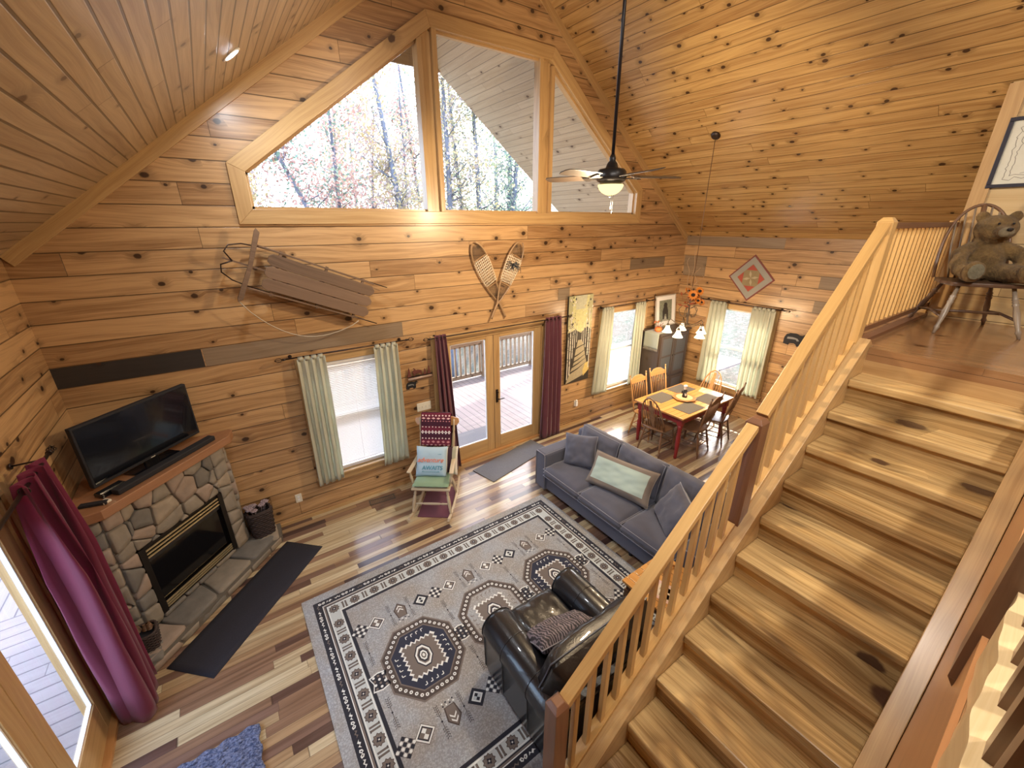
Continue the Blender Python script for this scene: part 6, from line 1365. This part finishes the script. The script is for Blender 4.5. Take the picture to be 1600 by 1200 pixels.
mb = MB(); mb.tube([(-.235, 0, .155), (0, -.0, .16), (.235, 0, .155)], .012, 8); part(mb, 'cross_stretcher', dark_w, lc)
P_ = []
for k in range(25):
    a = pi*k/24; zz = .43+.62*sin(a)**.75; P_.append((-.235*cos(a)*(1+.05*sin(a)), .17+.17*(zz-.43)/.62, zz))
mb = MB(); mb.tube(P_, .013, 9); part(mb, 'bow', brown_w, lc)
for k in range(7):
    x = -.165+.055*k; zt_ = .43+.62*(max(0, 1-(x/.235)**2)**.5)**.75; mb = MB(); mb.tube([(x*.8, .165, .43), (x*.95, .165+.08, (zt_+.43)/2), (x, .17+.17*(zt_-.43)/.62, zt_)], .008 if k != 3 else .02, 6); part(mb, 'spindle' if k != 3 else 'splat', silv if k != 3 else brown_w, lc)
tb = thing('teddy_bear', 'brown teddy bear with pale muzzle seated on the loft chair', 'teddy bear', (6.80, -4.42, LZ+.435), rz); tb.scale = (1.08, 1.08, 1.08)
def fur(n, c, c2):
    g = G(n); tc = g.n('TexCoord').outputs['Object']; n1 = g.noise(tc, 45, 4, .8); n2 = g.noise(tc, 9, 2)
    return g.done(g.mix(g.ss(g.M('ADD', g.M('MULTIPLY', n1, .6), g.M('MULTIPLY', n2, .4)), .35, .65), c4(c), c4(c2)), .95, 0, n1, .9, .02, 0, **{'Sheen Weight': .08})
fur1 = fur('bear_fur', (.10, .06, .02), (.20, .125, .045))
mb = MB(); mb.ell((0, .04, .14), .135, .115, .155); mb.ell((0, .05, .30), .10, .09, .06); mb.ell((0, .02, .385), .125, .115, .105); mb.ell((0, -.10, .365), .055, .055, .045)
for s_ in (-1, 1):
    mb.ell((s_*.095, .04, .475), .042, .025, .042)
    mb.tube([(s_*.09, .03, .25), (s_*.17, -.03, .20), (s_*.20, -.12, .12), (s_*.19, -.15, .09)], [.05, .055, .05, .045], 12); mb.ell((s_*.19, -.16, .085), .05, .05, .045)
    mb.tube([(s_*.07, -.02, .07), (s_*.12, -.15, .065), (s_*.15, -.25, .07)], [.075, .068, .062], 12); mb.ell((s_*.155, -.275, .085), .068, .045, .08)
o = part(mb, 'body', fur1, tb); m_ = o.modifiers.new('r', 'REMESH'); m_.mode = 'VOXEL'; m_.voxel_size = .009; m_.use_smooth_shade = True; m_ = o.modifiers.new('sm', 'SMOOTH'); m_.factor = .6; m_.iterations = 6
tx = bpy.data.textures.new('furtex', 'CLOUDS'); tx.noise_scale = .018; m_ = o.modifiers.new('d', 'DISPLACE'); m_.texture = tx; m_.strength = .010
palef = fur('bear_pale_fur', (.17, .135, .08), (.24, .20, .12))
mb = MB(); mb.ell((0, -.135, .365), .045, .034, .036); part(mb, 'muzzle', palef, tb)
mb = MB(); mb.ell((0, -.172, .385), .020, .012, .013); part(mb, 'nose', tvblk, tb)
for s_ in (-1, 1):
    mb = MB(); mb.ell((s_*.04, -.095, .425), .009, .007, .009, 0, 10, 6); part(mb, 'eye', tvblk, tb)
    mb = MB(); mb.ell((s_*.155, -.316, .088), .046, .010, .058); part(mb, 'paw_pad', fur('pad_fur', (.13, .12, .075), (.20, .18, .12)), tb)
# side-deck folding chair seen through the side doors
oc = thing('camp_chair', 'blue fabric folding chair out on the side deck', 'chair', (-.75, -1.75, -.05), radians(60)); bluef = cloth('camp_blue', (.10, .25, .50), (.07, .19, .42))
mb = MB(); mb.grid(lambda a, b: (-.25+.5*a, -.22+.45*b, .40-.05*sin(pi*a)), 8, 8); o = part(mb, 'seat', bluef, oc); o.modifiers.new('s', 'SOLIDIFY').thickness = .008
mb = MB(); mb.grid(lambda a, b: (-.25+.5*a, .23+.10*b+.04*sin(pi*a), .42+.48*b), 8, 8); o = part(mb, 'backrest', bluef, oc); o.modifiers.new('s', 'SOLIDIFY').thickness = .008
for s_ in (-1, 1):
    mb = MB(); mb.bar((s_*.27, -.28, 0), (s_*.26, .26, .62), .025, .02); mb.bar((s_*.27, .28, 0), (s_*.26, -.24, .60), .025, .02); part(mb, 'leg', dkrail_w, oc)
    mb = MB(); mb.bar((s_*.28, -.28, .61), (s_*.28, .28, .62), .06, .02); part(mb, 'armrest', dkrail_w, oc)
    mb = MB(); mb.bar((s_*.25, .22, .40), (s_*.25, .35, .92), .025, .02); part(mb, 'back_post', dkrail_w, oc)
# ------------------------------------------------------------------ camera
cam = bpy.data.cameras.new('camera'); co = bpy.data.objects.new('camera', cam); COL.objects.link(co); SC.camera = co
cam.sensor_fit = 'HORIZONTAL'; cam.sensor_width = 36; cam.lens = 643.6/1600*36; cam.clip_start = .02; cam.clip_end = 300
yaw, pitch, roll = radians(35.03), radians(-21.39), radians(.13)
F = V((sin(yaw)*cos(pitch), cos(yaw)*cos(pitch), sin(pitch))); r_ = V((cos(yaw), -sin(yaw), 0)); d_ = F.cross(r_)
rgt = r_*cos(roll)+d_*sin(roll); dwn = -r_*sin(roll)+d_*cos(roll)
M_ = Matrix((rgt, -dwn, -F)).transposed().to_4x4(); M_.translation = V((1.357, -5.1, 3.57)); co.matrix_world = M_
# ------------------------------------------------------------------ sky, sun, portals
w = bpy.data.worlds.new('sky'); SC.world = w; w.use_nodes = True; nt = w.node_tree; nt.nodes.clear()
ow = nt.nodes.new('ShaderNodeOutputWorld'); bg = nt.nodes.new('ShaderNodeBackground'); sk = nt.nodes.new('ShaderNodeTexSky'); sk.sky_type = 'NISHITA'; sk.sun_disc = False; sk.sun_elevation = radians(37); sk.sun_rotation = radians(54); sk.air_density = 1.0; sk.dust_density = 2.5
mx = nt.nodes.new('ShaderNodeMixRGB'); mx.inputs[0].default_value = .45; mx.inputs[2].default_value = (4.2, 5.5, 7.6, 1)
nt.links.new(sk.outputs[0], mx.inputs[1]); nt.links.new(mx.outputs[0], bg.inputs[0]); nt.links.new(bg.outputs[0], ow.inputs[0]); bg.inputs[1].default_value = SKY
sun = bpy.data.lights.new('sun', 'SUN'); sun.energy = SUNE; sun.angle = radians(.6); sun.color = (1, .93, .82); so_ = bpy.data.objects.new('sun', sun); COL.objects.link(so_); so_.rotation_euler = V((1.5, .45, 1.42)).to_track_quat('Z', 'Y').to_euler(); so_.location = (20, 15, 20)
def portal(c, wx, wz, d):
    l = bpy.data.lights.new('portal', 'AREA'); l.shape = 'RECTANGLE'; l.size = wx; l.size_y = wz; l.cycles.is_portal = True; o = bpy.data.objects.new('window_daylight', l); COL.objects.link(o); o.location = c; o.rotation_euler = V(d).to_track_quat('-Z', 'Z').to_euler()
portal((4.66, .14, 4.63), 5.8, 1.9, (0, -1, 0)); portal((4.61, .14, 1.02), 1.9, 2.04, (0, -1, 0)); portal((2.5, .14, 1.27), 1.04, 1.5, (0, -1, 0)); portal((7.5, .14, 1.27), 1.15, 1.5, (0, -1, 0)); portal((W_+.14, -1.34, 1.3), 1.12, 1.5, (-1, 0, 0)); portal((-.14, -2.38, 1.02), 1.56, 2.04, (1, 0, 0))
vs = SC.view_settings; vs.view_transform = 'Standard'; vs.look = 'None'; vs.gamma = 1; vs.use_curve_mapping = False; vs.exposure = EXPO
SC.cycles.use_denoising = True; SC.cycles.max_bounces = 10; SC.cycles.diffuse_bounces = 6; SC.cycles.transparent_max_bounces = 16; SC.cycles.sample_clamp_indirect = 8.0
SC.cycles.caustics_reflective = False; SC.cycles.caustics_refractive = False
